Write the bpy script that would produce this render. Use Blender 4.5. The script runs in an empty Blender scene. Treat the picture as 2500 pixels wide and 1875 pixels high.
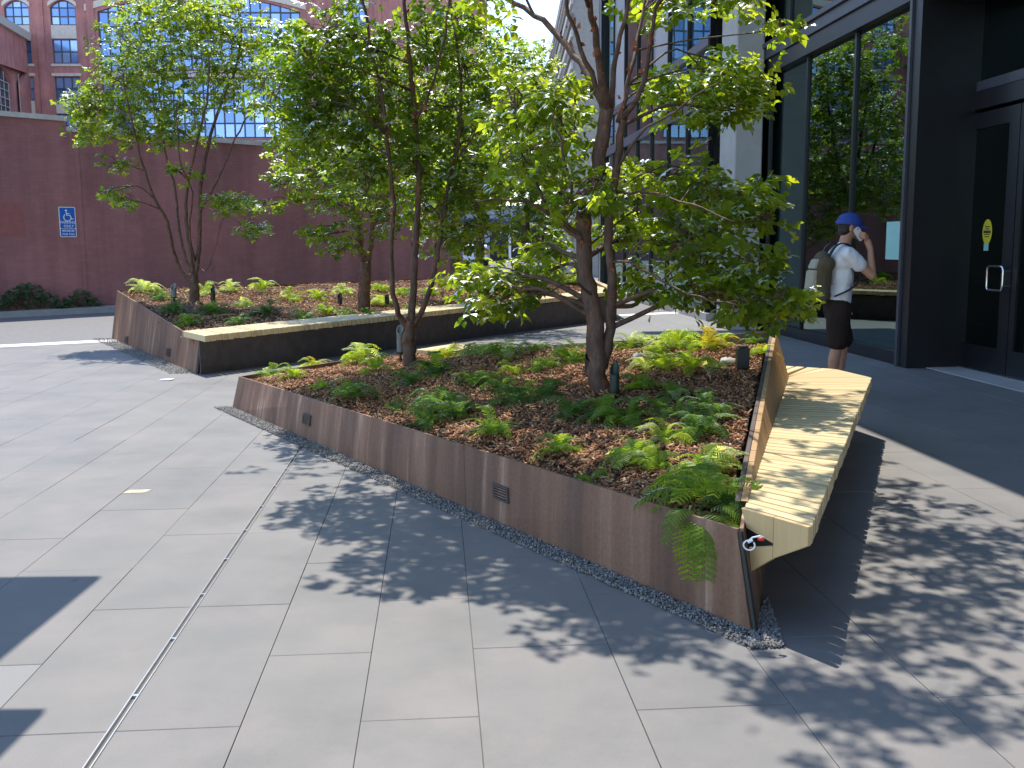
import bpy, bmesh, math, random
import numpy as np
from mathutils import Vector, Matrix, Euler
from mathutils.geometry import tessellate_polygon
random.seed(11); rng = np.random.default_rng(11)
R = math.radians
scene = bpy.context.scene
col = scene.collection
# ------------------------------------------------------------------ camera, world, sun, exposure
W_PX, H_PX, F_PX = 2500.0, 1875.0, 2450.0
PITCH = math.atan((937.5 - 598.7) / F_PX); ROLL = 0.0069; CAM_H = 1.5
cf = np.array([0, math.cos(PITCH), -math.sin(PITCH)]); cu0 = np.array([0, math.sin(PITCH), math.cos(PITCH)]); cr0 = np.array([1.0, 0, 0])
cr = cr0 * math.cos(ROLL) - cu0 * math.sin(ROLL); cu = cr0 * math.sin(ROLL) + cu0 * math.cos(ROLL)
CAM = np.array([0, 0, CAM_H])
cd = bpy.data.cameras.new('camera'); cam = bpy.data.objects.new('camera', cd); col.objects.link(cam)
cd.sensor_width = 36; cd.lens = F_PX / W_PX * 36; cd.clip_start = 0.05; cd.clip_end = 2000
mw = Matrix.Identity(4)
for i in range(3):
    mw[i][0] = cr[i]; mw[i][1] = cu[i]; mw[i][2] = -cf[i]; mw[i][3] = CAM[i]
cam.matrix_world = mw
scene.camera = cam
SUN_AZ, SUN_EL = R(-15.0), R(65.0)                      # azimuth measured from +Y towards +X
sun_dir = Vector((math.sin(SUN_AZ) * math.cos(SUN_EL), math.cos(SUN_AZ) * math.cos(SUN_EL), math.sin(SUN_EL)))
world = bpy.data.worlds.new('World'); scene.world = world; world.use_nodes = True
wn = world.node_tree.nodes; wl = world.node_tree.links
bg = wn['Background']; sky = wn.new('ShaderNodeTexSky'); sky.sky_type = 'NISHITA'; sky.sun_disc = False
sky.sun_elevation = SUN_EL; sky.sun_rotation = SUN_AZ; sky.air_density = 1.0; sky.dust_density = 0.1; sky.ozone_density = 1.6
wl.new(sky.outputs[0], bg.inputs[0]); bg.inputs[1].default_value = 0.15
sd = bpy.data.lights.new('sun', 'SUN'); sun = bpy.data.objects.new('sun', sd); col.objects.link(sun)
sd.energy = 2.55; sd.angle = R(0.53); sd.color = (1.0, 0.935, 0.845)
sun.rotation_euler = sun_dir.to_track_quat('Z', 'Y').to_euler(); sun.location = (0, 0, 40)
vs = scene.view_settings; vs.view_transform = 'Standard'; vs.look = 'None'; vs.exposure = 1.4; vs.gamma = 1.0; vs.use_curve_mapping = False
scene.render.engine = 'CYCLES'
scene.cycles.max_bounces = 8; scene.cycles.transparent_max_bounces = 12
scene.render.resolution_x = 1024; scene.render.resolution_y = 768

# ------------------------------------------------------------------ pixel helpers (a pixel is only a direction)
def ray(px, py): return cf + cr * ((px - W_PX / 2) / F_PX) - cu * ((py - H_PX / 2) / F_PX)
def at_z(px, py, z=0.0):
    d = ray(px, py); return CAM + d * ((z - CAM[2]) / d[2])
def at_y(px, py, y):
    d = ray(px, py); return CAM + d * (y / d[1])
def on_plane(px, py, p, n):
    d = ray(px, py); n = np.array(n, float); return CAM + d * (((np.array(p, float) - CAM) @ n) / (d @ n))
def to_px(p):
    v = np.array(p, float) - CAM; z = v @ cf
    return W_PX / 2 + F_PX * (v @ cr) / z, H_PX / 2 - F_PX * (v @ cu) / z, z

# ------------------------------------------------------------------ materials
MATS = {}
def nodes(name):
    m = bpy.data.materials.new(name); m.use_nodes = True
    nt = m.node_tree; b = nt.nodes['Principled BSDF']; MATS[name] = m
    return m, nt, b
def ramp(nt, src, stops):
    r = nt.nodes.new('ShaderNodeValToRGB'); e = r.color_ramp.elements
    e[0].position, e[0].color = stops[0][0], (*stops[0][1], 1); e[1].position, e[1].color = stops[-1][0], (*stops[-1][1], 1)
    for p, c in stops[1:-1]:
        x = e.new(p); x.color = (*c, 1)
    nt.links.new(src, r.inputs[0]); return r.outputs[0]
def coords(nt, scale=(1, 1, 1), which='Position'):
    if which == 'Position': g = nt.nodes.new('ShaderNodeNewGeometry'); o = g.outputs['Position']
    else: g = nt.nodes.new('ShaderNodeTexCoord'); o = g.outputs[which]
    mp = nt.nodes.new('ShaderNodeMapping'); mp.inputs['Scale'].default_value = scale
    nt.links.new(o, mp.inputs[0]); return mp.outputs[0]
def noise(nt, vec, scale, detail=4, rough=0.55):
    n = nt.nodes.new('ShaderNodeTexNoise'); n.inputs['Scale'].default_value = scale; n.inputs['Detail'].default_value = detail; n.inputs['Roughness'].default_value = rough
    nt.links.new(vec, n.inputs['Vector']); return n.outputs['Fac']
def mixc(nt, fac, a, b, mode='MIX'):
    m = nt.nodes.new('ShaderNodeMix'); m.data_type = 'RGBA'; m.blend_type = mode
    if isinstance(fac, float): m.inputs[0].default_value = fac
    else: nt.links.new(fac, m.inputs[0])
    for s, v in ((6, a), (7, b)):
        if isinstance(v, tuple): m.inputs[s].default_value = (*v, 1)
        else: nt.links.new(v, m.inputs[s])
    return m.outputs[2]
def bump(nt, b, h, strength=0.2, dist=0.01):
    bp = nt.nodes.new('ShaderNodeBump'); bp.inputs['Strength'].default_value = strength; bp.inputs['Distance'].default_value = dist
    nt.links.new(h, bp.inputs['Height']); nt.links.new(bp.outputs[0], b.inputs['Normal'])
def plain(name, c, rough=0.6, var=0.12, scale=6, metal=0.0, spec=0.5, bmp=0.0, nscale=(1, 1, 1)):
    m, nt, b = nodes(name)
    v = coords(nt, nscale); n = noise(nt, v, scale)
    lo = tuple(max(0, x * (1 - var)) for x in c); hi = tuple(min(1, x * (1 + var)) for x in c)
    nt.links.new(ramp(nt, n, [(0.3, lo), (0.7, hi)]), b.inputs['Base Color'])
    b.inputs['Roughness'].default_value = rough; b.inputs['Metallic'].default_value = metal; b.inputs['Specular IOR Level'].default_value = spec
    if bmp: bump(nt, b, noise(nt, v, scale * 8), bmp)
    return m
# paving slabs: light grey stone with warm and cool clouds, one tone for each slab
m, nt, b = nodes('slab'); v = coords(nt)
oi = nt.nodes.new('ShaderNodeObjectInfo')
c1 = ramp(nt, noise(nt, v, 2.2, 5), [(0.32, (0.182, 0.180, 0.174)), (0.5, (0.203, 0.196, 0.187)), (0.68, (0.229, 0.213, 0.201))])
c2 = ramp(nt, oi.outputs['Random'], [(0, (0.93, 0.935, 0.945)), (0.5, (0.98, 0.98, 0.98)), (1, (1.0, 0.99, 0.98))])
c3 = mixc(nt, 1.0, c1, c2, 'MULTIPLY')
fine = noise(nt, v, 190, 3)
spk = ramp(nt, fine, [(0.33, (0.8, 0.8, 0.8)), (0.5, (1, 1, 1))])
c4 = mixc(nt, 0.5, c3, mixc(nt, 1.0, c3, spk, 'MULTIPLY'))
stn = ramp(nt, noise(nt, v, 0.75, 7, 0.7), [(0.36, (0.8, 0.8, 0.81)), (0.5, (1, 1, 1))])
c5 = mixc(nt, 0.7, c4, mixc(nt, 1.0, c4, stn, 'MULTIPLY'))
vo = nt.nodes.new('ShaderNodeTexVoronoi'); vo.inputs['Scale'].default_value = 1.7; nt.links.new(v, vo.inputs['Vector'])
gum = ramp(nt, vo.outputs['Distance'], [(0.018, (0.72, 0.71, 0.70)), (0.04, (1, 1, 1))])
nt.links.new(mixc(nt, 1.0, c5, gum, 'MULTIPLY'), b.inputs['Base Color'])
b.inputs['Roughness'].default_value = 0.62; b.inputs['Specular IOR Level'].default_value = 0.35; bump(nt, b, fine, 0.12, 0.003)
plain('joint', (0.15, 0.135, 0.12), 0.9)
plain('asphalt', (0.17, 0.165, 0.162), 0.85, 0.12, 9, bmp=0.15)
plain('far_ground', (0.12, 0.12, 0.125), 0.9, 0.2, 0.5)
plain('white_paint', (0.74, 0.74, 0.72), 0.7, 0.06)
plain('kerb', (0.36, 0.35, 0.35), 0.8)
# weathering steel with vertical run-off streaks
m, nt, b = nodes('corten')
vs1 = coords(nt, (5.0, 5.0, 0.10)); vs2 = coords(nt, (1.3, 1.3, 0.05)); vf = coords(nt)
ca = ramp(nt, noise(nt, vs1, 1.6, 6, 0.6), [(0.3, (0.19, 0.103, 0.063)), (0.5, (0.255, 0.145, 0.09)), (0.62, (0.33, 0.20, 0.13)), (0.70, (0.55, 0.38, 0.27))])
cb = ramp(nt, noise(nt, vs2, 2.0, 5), [(0.35, (0.62, 0.6, 0.62)), (0.62, (1.12, 1.08, 1.04))])
cc = mixc(nt, 1.0, ca, cb, 'MULTIPLY')
grn = ramp(nt, noise(nt, vf, 60, 5), [(0.3, (0.82, 0.78, 0.76)), (0.7, (1.08, 1.05, 1.05))])
nt.links.new(mixc(nt, 1.0, cc, grn, 'MULTIPLY'), b.inputs['Base Color']); b.inputs['Roughness'].default_value = 0.6; b.inputs['Metallic'].default_value = 0.0
bump(nt, b, noise(nt, vf, 120, 4), 0.15, 0.004)
plain('dark_steel', (0.085, 0.065, 0.06), 0.55, 0.25, 8)
# pale timber
def wood(name, c, gscale):
    m, nt, b = nodes(name); oi = nt.nodes.new('ShaderNodeObjectInfo'); v = coords(nt, gscale, 'Object')
    add = nt.nodes.new('ShaderNodeVectorMath'); add.operation = 'ADD'; nt.links.new(v, add.inputs[0])
    cmb = nt.nodes.new('ShaderNodeCombineXYZ'); mul = nt.nodes.new('ShaderNodeMath'); mul.operation = 'MULTIPLY'; mul.inputs[1].default_value = 40
    nt.links.new(oi.outputs['Random'], mul.inputs[0]); nt.links.new(mul.outputs[0], cmb.inputs[2]); nt.links.new(cmb.outputs[0], add.inputs[1])
    g = ramp(nt, noise(nt, add.outputs[0], 6, 6, 0.65), [(0.3, tuple(x * 0.91 for x in c)), (0.55, c), (0.75, tuple(min(1, x * 1.04) for x in c))])
    t = ramp(nt, oi.outputs['Random'], [(0, (0.80, 0.77, 0.72)), (0.5, (0.97, 0.96, 0.94)), (1, (1.0, 1.0, 1.0))])
    nt.links.new(mixc(nt, 1.0, g, t, 'MULTIPLY'), b.inputs['Base Color']); b.inputs['Roughness'].default_value = 0.5
    bump(nt, b, noise(nt, add.outputs[0], 9, 4), 0.12, 0.004)
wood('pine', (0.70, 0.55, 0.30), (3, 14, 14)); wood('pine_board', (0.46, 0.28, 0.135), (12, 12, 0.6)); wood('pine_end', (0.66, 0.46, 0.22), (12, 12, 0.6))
# brick
def brick(name, c1, c2, mort, scale, rot=0.0):
    m, nt, b = nodes(name); tc = nt.nodes.new('ShaderNodeTexCoord'); mp = nt.nodes.new('ShaderNodeMapping')
    nt.links.new(tc.outputs['UV'], mp.inputs[0]); br = nt.nodes.new('ShaderNodeTexBrick')
    br.inputs['Color1'].default_value = (*c1, 1); br.inputs['Color2'].default_value = (*c2, 1); br.inputs['Mortar'].default_value = (*mort, 1)
    br.inputs['Scale'].default_value = scale; br.inputs['Mortar Size'].default_value = 0.012; br.inputs['Brick Width'].default_value = 0.5; br.inputs['Row Height'].default_value = 0.19
    nt.links.new(mp.outputs[0], br.inputs['Vector'])
    v = coords(nt); n = ramp(nt, noise(nt, v, 0.55, 5), [(0.35, (0.80, 0.80, 0.82)), (0.65, (1.1, 1.08, 1.08))])
    st_ = ramp(nt, noise(nt, coords(nt, (1.6, 1.6, 0.12)), 1.2, 6, .65), [(0.35, (0.80, 0.79, 0.80)), (0.55, (1, 1, 1)), (0.72, (1.12, 1.12, 1.14))])
    nt.links.new(mixc(nt, 1.0, mixc(nt, 1.0, br.outputs[0], n, 'MULTIPLY'), st_, 'MULTIPLY'), b.inputs['Base Color']); b.inputs['Roughness'].default_value = 0.8
    bump(nt, b, br.outputs['Fac'], -0.25, 0.006)
brick('wall_brick', (0.39, 0.165, 0.155), (0.35, 0.145, 0.138), (0.31, 0.15, 0.14), 2.4)
brick('far_brick', (0.50, 0.21, 0.19), (0.44, 0.18, 0.165), (0.40, 0.22, 0.21), 2.2)
plain('red_patch', (0.31, 0.11, 0.10), 0.85); plain('cream_stone', (0.60, 0.53, 0.47), 0.8); plain('coping', (0.50, 0.48, 0.45), 0.7)
plain('mullion_dark', (0.05, 0.06, 0.09), 0.5); plain('frame_black', (0.008, 0.008, 0.011), 0.38, 0.2, spec=0.6)
plain('frame_grey', (0.055, 0.055, 0.07), 0.4, 0.15); plain('concrete', (0.40, 0.385, 0.37), 0.75, 0.1, 3, bmp=0.1)
plain('grey_panel', (0.30, 0.30, 0.30), 0.35, 0.08, 1); plain('grey_stone', (0.33, 0.31, 0.29), 0.7); plain('grey_stone_dark', (0.16, 0.155, 0.15), 0.7)
plain('interior_dark', (0.035, 0.035, 0.035), 0.9); plain('interior_mid', (0.12, 0.12, 0.115), 0.9); plain('blind', (0.50, 0.55, 0.53), 0.8, 0.15, 4, nscale=(1, 6, 0.05))
plain('blue_wall', (0.36, 0.40, 0.52), 0.7); plain('blue_dark', (0.03, 0.06, 0.17), 0.5); plain('dark_void', (0.015, 0.016, 0.02), 0.6)
plain('steel', (0.62, 0.62, 0.63), 0.32, 0.08, 20, metal=0.9); plain('chrome', (0.75, 0.75, 0.78), 0.2, 0.03, 20, metal=1.0)
plain('paper_teal', (0.30, 0.55, 0.50), 0.6, 0.05); plain('paper_white', (0.85, 0.85, 0.83), 0.7, 0.03); plain('sign_blue', (0.015, 0.13, 0.52), 0.45, 0.05); plain('sign_white', (0.82, 0.83, 0.85), 0.45, 0.03)
plain('yellow_sticker', (0.62, 0.55, 0.03), 0.5, 0.05); plain('sticker_ink', (0.05, 0.05, 0.03), 0.5); plain('tape_yellow', (0.55, 0.48, 0.33), 0.8, 0.25, 30)
plain('lamp_black', (0.02, 0.02, 0.02), 0.45); plain('lamp_green', (0.03, 0.045, 0.035), 0.4); plain('lamp_grey', (0.16, 0.18, 0.18), 0.4)
plain('cable_white', (0.8, 0.8, 0.82), 0.4); plain('red_plastic', (0.6, 0.05, 0.03), 0.4); plain('canvas_grey', (0.35, 0.35, 0.36), 0.8)
plain('skin', (0.50, 0.26, 0.17), 0.5, 0.08, 8, spec=0.35); plain('hair', (0.02, 0.013, 0.01), 0.6, 0.3, 60); plain('cap_blue', (0.028, 0.065, 0.33), 0.75, 0.12, 30)

def cloth(name, c, amp=0.5):
    m, nt, b = nodes(name); v = coords(nt, (1, 1, .55), 'Object'); n1 = noise(nt, v, 7, 2, .4); n2 = noise(nt, v, 240, 2)
    nt.links.new(ramp(nt, n1, [(.3, tuple(x * .93 for x in c)), (.7, c)]), b.inputs['Base Color']); b.inputs['Roughness'].default_value = .9; b.inputs['Specular IOR Level'].default_value = .2
    bp = nt.nodes.new('ShaderNodeBump'); bp.inputs['Strength'].default_value = amp; bp.inputs['Distance'].default_value = .09; nt.links.new(n1, bp.inputs['Height'])
    b2 = nt.nodes.new('ShaderNodeBump'); b2.inputs['Strength'].default_value = .1; b2.inputs['Distance'].default_value = .003; nt.links.new(n2, b2.inputs['Height']); nt.links.new(bp.outputs[0], b2.inputs['Normal']); nt.links.new(b2.outputs[0], b.inputs['Normal'])
cloth('shirt', (.72, .72, .76)); cloth('shorts', (.030, .020, .018)); cloth('bag_brown', (.105, .085, .055), .35)
plain('strap', (0.01, 0.01, 0.014), 0.7)
plain('bag_tan', (0.33, 0.31, 0.235), 0.8, 0.1, 40); plain('bag_grey', (0.10, 0.105, 0.12), 0.7); plain('phone', (0.78, 0.80, 0.84), 0.3, 0.02); plain('shoe', (0.05, 0.05, 0.06), 0.6); plain('sole', (0.6, 0.6, 0.6), 0.7)
plain('car_white', (0.62, 0.66, 0.74), 0.25, 0.03); plain('car_glass', (0.03, 0.05, 0.08), 0.08); plain('tyre', (0.02, 0.02, 0.02), 0.8); plain('light_red', (0.55, 0.04, 0.05), 0.3); plain('orange_mark', (0.75, 0.22, 0.03), 0.5); plain('number_plate', (0.7, 0.7, 0.7), 0.5)
plain('soil', (0.075, 0.036, 0.02), 0.95, 0.35, 20, bmp=0.6)
# window glass of the far facade: coated panes with reflected sky put into their blue colour
m, nt, b = nodes('far_glass'); oi = nt.nodes.new('ShaderNodeObjectInfo')
nt.links.new(ramp(nt, oi.outputs['Random'], [(0, (0.14, 0.24, 0.50)), (0.6, (0.28, 0.42, 0.74)), (1, (0.48, 0.60, 0.82))]), b.inputs['Base Color'])
b.inputs['Metallic'].default_value = 0.5; b.inputs['Roughness'].default_value = 0.12
# storefront glass: tinted, see-through, mirrors the plaza at grazing angles
def glass(name, tint, ior=1.75, wav=0.03):
    m = bpy.data.materials.new(name); m.use_nodes = True; MATS[name] = m; nt = m.node_tree; nt.nodes.clear()
    o = nt.nodes.new('ShaderNodeOutputMaterial'); mx = nt.nodes.new('ShaderNodeMixShader'); fr = nt.nodes.new('ShaderNodeFresnel'); fr.inputs['IOR'].default_value = ior
    tr = nt.nodes.new('ShaderNodeBsdfTransparent'); tr.inputs[0].default_value = (*tint, 1); gl = nt.nodes.new('ShaderNodeBsdfGlossy'); gl.inputs['Roughness'].default_value = 0.0
    gl.inputs[0].default_value = (0.72, 0.95, 0.95, 1)
    v = coords(nt, (0.5, 0.5, 0.8)); bp = nt.nodes.new('ShaderNodeBump'); bp.inputs['Strength'].default_value = wav; bp.inputs['Distance'].default_value = 0.02
    nt.links.new(noise(nt, v, 1.6, 2), bp.inputs['Height']); nt.links.new(bp.outputs[0], gl.inputs['Normal'])
    nt.links.new(fr.outputs[0], mx.inputs[0]); nt.links.new(tr.outputs[0], mx.inputs[1]); nt.links.new(gl.outputs[0], mx.inputs[2]); nt.links.new(mx.outputs[0], o.inputs[0])
glass('glass_store', (0.16, 0.19, 0.19), 2.7); glass('glass_green', (0.30, 0.40, 0.37), 1.75); glass('glass_door', (0.12, 0.13, 0.14), 1.5)
# leaves: thin, lit from behind they glow
def leafmat(name, trans=0.55, tint=(1.0, 1.0, 0.55), gloss=0.10, rough=0.38):
    m = bpy.data.materials.new(name); m.use_nodes = True; MATS[name] = m; nt = m.node_tree; nt.nodes.clear()
    o = nt.nodes.new('ShaderNodeOutputMaterial'); at = nt.nodes.new('ShaderNodeVertexColor'); at.layer_name = 'Col'
    oi = nt.nodes.new('ShaderNodeObjectInfo')
    ov = ramp(nt, oi.outputs['Random'], [(0, (0.8, 0.85, 0.85)), (1, (1.15, 1.1, 0.9))])
    base = mixc(nt, 1.0, at.outputs[0], ov, 'MULTIPLY')
    df = nt.nodes.new('ShaderNodeBsdfDiffuse'); tl = nt.nodes.new('ShaderNodeBsdfTranslucent'); gl = nt.nodes.new('ShaderNodeBsdfGlossy'); gl.inputs['Roughness'].default_value = rough
    nt.links.new(base, df.inputs[0]); nt.links.new(mixc(nt, 1.0, mixc(nt, 1.0, base, (3.5, 3.5, 3.5), 'MULTIPLY'), tint, 'MULTIPLY'), tl.inputs[0])
    gl.inputs[0].default_value = (0.9, 0.95, 1.0, 1)
    a = nt.nodes.new('ShaderNodeMixShader'); a.inputs[0].default_value = trans; nt.links.new(df.outputs[0], a.inputs[1]); nt.links.new(tl.outputs[0], a.inputs[2])
    fr = nt.nodes.new('ShaderNodeLayerWeight'); fr.inputs[0].default_value = gloss
    fm = nt.nodes.new('ShaderNodeMath'); fm.operation = 'MULTIPLY'; fm.inputs[1].default_value = 0.75 if name == 'leaf' else 0.45; nt.links.new(fr.outputs['Fresnel'], fm.inputs[0]); c = nt.nodes.new('ShaderNodeMixShader'); nt.links.new(fm.outputs[0], c.inputs[0]); nt.links.new(a.outputs[0], c.inputs[1]); nt.links.new(gl.outputs[0], c.inputs[2]); nt.links.new(c.outputs[0], o.inputs[0])
leafmat('leaf', 0.6, (1.0, 1.0, 0.30), 0.06, 0.6); leafmat('fern', 0.45, (1.0, 1.0, 0.4), 0.03, 0.5); leafmat('shrub', 0.2)
# bark of the paper-bark trees: grey brown with rusty peeling patches
m, nt, b = nodes('bark'); v1 = coords(nt, (1, 1, 0.35)); v2 = coords(nt, (1, 1, 0.5))
ba = ramp(nt, noise(nt, v1, 26, 6, 0.65), [(0.3, (0.055, 0.030, 0.02)), (0.55, (0.125, 0.068, 0.045)), (0.75, (0.21, 0.13, 0.09))])
bm_ = ramp(nt, noise(nt, v2, 9, 5, 0.7), [(0.56, (0, 0, 0)), (0.66, (1, 1, 1))])
nt.links.new(mixc(nt, bm_, ba, (0.30, 0.105, 0.045)), b.inputs['Base Color']); b.inputs['Roughness'].default_value = 0.7; bump(nt, b, noise(nt, v1, 40, 5), 0.5, 0.01)
m, nt, b = nodes('bark_flake'); b.inputs['Base Color'].default_value = (0.34, 0.10, 0.04, 1); b.inputs['Roughness'].default_value = 0.55
def vcol(name, rough=0.9, bmp=0.0):
    m, nt, b = nodes(name); at = nt.nodes.new('ShaderNodeVertexColor'); at.layer_name = 'Col'; nt.links.new(at.outputs[0], b.inputs['Base Color']); b.inputs['Roughness'].default_value = rough
    if bmp: bump(nt, b, noise(nt, coords(nt), 90, 4), bmp, 0.006)
vcol('chips', 0.85, 0.4); vcol('pebbles', 0.85); vcol('slab_far', 0.65)

# ------------------------------------------------------------------ mesh helpers
class MB:
    def __init__(s): s.v = []; s.f = []; s.c = []
    def add(s, vs_, fs_, c=None):
        o = len(s.v); s.v += [tuple(map(float, p)) for p in vs_]; s.f += [tuple(i + o for i in f) for f in fs_]
        if c is not None: s.c += [c] * len(vs_)
        return s
    def box(s, x0, y0, z0, x1, y1, z1, c=None):
        return s.add([(x0, y0, z0), (x1, y0, z0), (x1, y1, z0), (x0, y1, z0), (x0, y0, z1), (x1, y0, z1), (x1, y1, z1), (x0, y1, z1)],
                     [(0, 3, 2, 1), (4, 5, 6, 7), (0, 1, 5, 4), (1, 2, 6, 5), (2, 3, 7, 6), (3, 0, 4, 7)], c)
    def hexa(s, b4, t4, c=None):            # four bottom corners (anticlockwise from above), four top corners
        return s.add(list(b4) + list(t4), [(0, 3, 2, 1), (4, 5, 6, 7), (0, 1, 5, 4), (1, 2, 6, 5), (2, 3, 7, 6), (3, 0, 4, 7)], c)
    def prism(s, poly, d):                  # polygon in 3D pushed along d
        n = len(poly); p = [np.array(q, float) for q in poly]; d = np.array(d, float)
        return s.add(p + [q + d for q in p], [tuple(range(n))[::-1], tuple(range(n, 2 * n))] + [(i, (i + 1) % n, n + (i + 1) % n, n + i) for i in range(n)])
    def tube(s, pts, rads, n=8, cap=True):
        P = [np.array(p, float) for p in pts]; k = len(P); vs_ = []; fs_ = []; ref = np.array([0.31, 0.83, 0.47])
        for i in range(k):
            t = P[min(i + 1, k - 1)] - P[max(i - 1, 0)]; t /= (np.linalg.norm(t) + 1e-9)
            a = np.cross(t, ref)
            if np.linalg.norm(a) < 0.1: a = np.cross(t, np.array([1.0, 0, 0]))
            a /= np.linalg.norm(a); bb = np.cross(t, a)
            for j in range(n):
                th = 2 * math.pi * j / n; vs_.append(P[i] + rads[i] * (math.cos(th) * a + math.sin(th) * bb))
        for i in range(k - 1):
            for j in range(n): fs_.append((i * n + j, i * n + (j + 1) % n, (i + 1) * n + (j + 1) % n, (i + 1) * n + j))
        if cap: fs_ += [tuple(range(n))[::-1], tuple(range((k - 1) * n, k * n))]
        return s.add(vs_, fs_)
    def build(s, name, mat, parent=None, origin=None, smooth=False, bevel=0.0):
        return make(name, s.v, s.f, mat, parent, origin, smooth, s.c or None, bevel)
def wloc(o):
    v = Vector((0, 0, 0))
    while o: v = v + o.location; o = o.parent
    return v
def make(name, v, f, mat, parent=None, origin=None, smooth=False, cols=None, bevel=0.0):
    """verts are world coordinates; origin defaults to the parent's"""
    v = np.array(v, float).reshape(-1, 3); base = np.array(wloc(parent)) if parent else np.zeros(3)
    if origin is None: origin = base if parent else np.array([(v[:, 0].min() + v[:, 0].max()) / 2, (v[:, 1].min() + v[:, 1].max()) / 2, v[:, 2].min()])
    origin = np.array(origin, float)
    me = bpy.data.meshes.new(name)
    if isinstance(f, np.ndarray):
        vv = v - origin; me.vertices.add(len(vv)); me.vertices.foreach_set('co', vv.astype(np.float32).ravel())
        nf, k = f.shape; me.loops.add(nf * k); me.loops.foreach_set('vertex_index', f.astype(np.int32).ravel())
        me.polygons.add(nf); me.polygons.foreach_set('loop_start', np.arange(0, nf * k, k, dtype=np.int32)); me.update(calc_edges=True)
    else: me.from_pydata([tuple(p) for p in (v - origin)], [], f)
    if cols is not None:
        ca = me.color_attributes.new('Col', 'FLOAT_COLOR', 'POINT'); cc = np.ones((len(v), 4), np.float32); cc[:, :3] = np.array(cols, np.float32)[:, :3]
        ca.data.foreach_set('color', cc.ravel())
    if smooth: me.polygons.foreach_set('use_smooth', np.ones(len(me.polygons), bool))
    me.materials.append(MATS[mat] if isinstance(mat, str) else mat)
    if bevel > 0:
        bm = bmesh.new(); bm.from_mesh(me); bmesh.ops.recalc_face_normals(bm, faces=bm.faces)
        bmesh.ops.bevel(bm, geom=list(bm.edges), offset=bevel, segments=1, affect='EDGES', clamp_overlap=True); bm.to_mesh(me); bm.free()
    me.update()
    o = bpy.data.objects.new(name, me); col.objects.link(o); o.parent = parent; o.location = tuple(origin - base)
    return o
def empty(name, loc, label=None, cat=None, group=None):
    o = bpy.data.objects.new(name, None); col.objects.link(o); o.location = tuple(loc); o.empty_display_size = 0.1
    if label: tag(o, label, cat, group)
    return o
def tag(o, label, cat, group=None):
    o['label'] = label; o['category'] = cat
    if group: o['group'] = group
    return o
def kind(o, k): o['kind'] = k; return o
def inst(name, me, loc, parent=None, rot=(0, 0, 0), scale=(1, 1, 1)):
    o = bpy.data.objects.new(name, me); col.objects.link(o); o.parent = parent
    o.location = tuple(np.array(loc, float) - (np.array(wloc(parent)) if parent else 0)); o.rotation_euler = rot; o.scale = scale
    return o
def uv_box(o, sx=1.0):
    """wall-like uv: along the wall and up, in metres"""
    me = o.data; uv = me.uv_layers.new(name='UVMap'); loc = np.array(wloc(o))
    for p in me.polygons:
        n = p.normal
        for li in p.loop_indices:
            c = np.array(me.vertices[me.loops[li].vertex_index].co) + loc
            if abs(n.z) > 0.7: uv.data[li].uv = (c[0] * sx, c[1] * sx)
            else:
                t = np.array([-n.y, n.x, 0]); t /= np.linalg.norm(t); uv.data[li].uv = (float(c @ t) * sx, c[2] * sx)
def A3(*p): return np.array(p, float)
def lerp(a, b, t): return np.array(a, float) * (1 - t) + np.array(b, float) * t

# ================================================================== THE SETTING
D = A3(-0.0737, 0.9973, 0); D /= np.linalg.norm(D); U = A3(D[1], -D[0], 0)         # along the building / across it
# far ground sheet, street and plaza
kind(MB().box(-600, -200, -0.6, 600, 900, -0.02).build('ground', 'far_ground'), 'structure')
RD0 = A3(-7.9, 15.3, 0); RDd = A3(1.4, 0.80, 0); RDd /= np.linalg.norm(RDd); RDn = A3(-RDd[1], RDd[0], 0)
road = MB(); a = RD0 - RDd * 60; b_ = RD0 + RDd * 80
road.hexa([tuple(a) [:2] + (-0.3,), tuple(b_)[:2] + (-0.3,), tuple(b_ + RDn * 120)[:2] + (-0.3,), tuple(a + RDn * 120)[:2] + (-0.3,)],
          [tuple(a)[:2] + (-0.012,), tuple(b_)[:2] + (-0.012,), tuple(b_ + RDn * 120)[:2] + (-0.012,), tuple(a + RDn * 120)[:2] + (-0.012,)])
kind(road.build('road', 'asphalt'), 'structure')
ln = MB(); q = [RD0 - RDd * 60 - RDn * 0.02, RD0 + RDd * 60 - RDn * 0.02, RD0 + RDd * 60 + RDn * 0.42, RD0 - RDd * 60 + RDn * 0.42]
ln.hexa([p + A3(0, 0, -0.05) for p in q], [p + A3(0, 0, 0.006) for p in q]); kind(ln.build('road_edge_line', 'white_paint'), 'structure')
# plaza base under the slabs, clipped at the road line
def clip(poly, p0, n):
    out = []
    for i in range(len(poly)):
        a, b = np.array(poly[i]), np.array(poly[(i + 1) % len(poly)]); da, db = (a - p0[:2]) @ n[:2], (b - p0[:2]) @ n[:2]
        if da <= 0: out.append(a)
        if da * db < 0: out.append(a + (b - a) * (da / (da - db)))
    return out
def uvw(u, v): return (U * u + D * v)[:2]
base_poly = clip([uvw(-16, -3), uvw(7.5, -3), uvw(7.5, 45), uvw(-16, 45)], RD0, RDn)
pb = MB(); n = len(base_poly)
pb.add([(p[0], p[1], -0.3) for p in base_poly] + [(p[0], p[1], -0.008) for p in base_poly], [tuple(range(n))[::-1], tuple(range(n, 2 * n))] + [(i, (i + 1) % n, n + (i + 1) % n, n + i) for i in range(n)])
plaza = kind(pb.build('plaza_pavement', 'joint', origin=(0, 0, 0)), 'structure')
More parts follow.
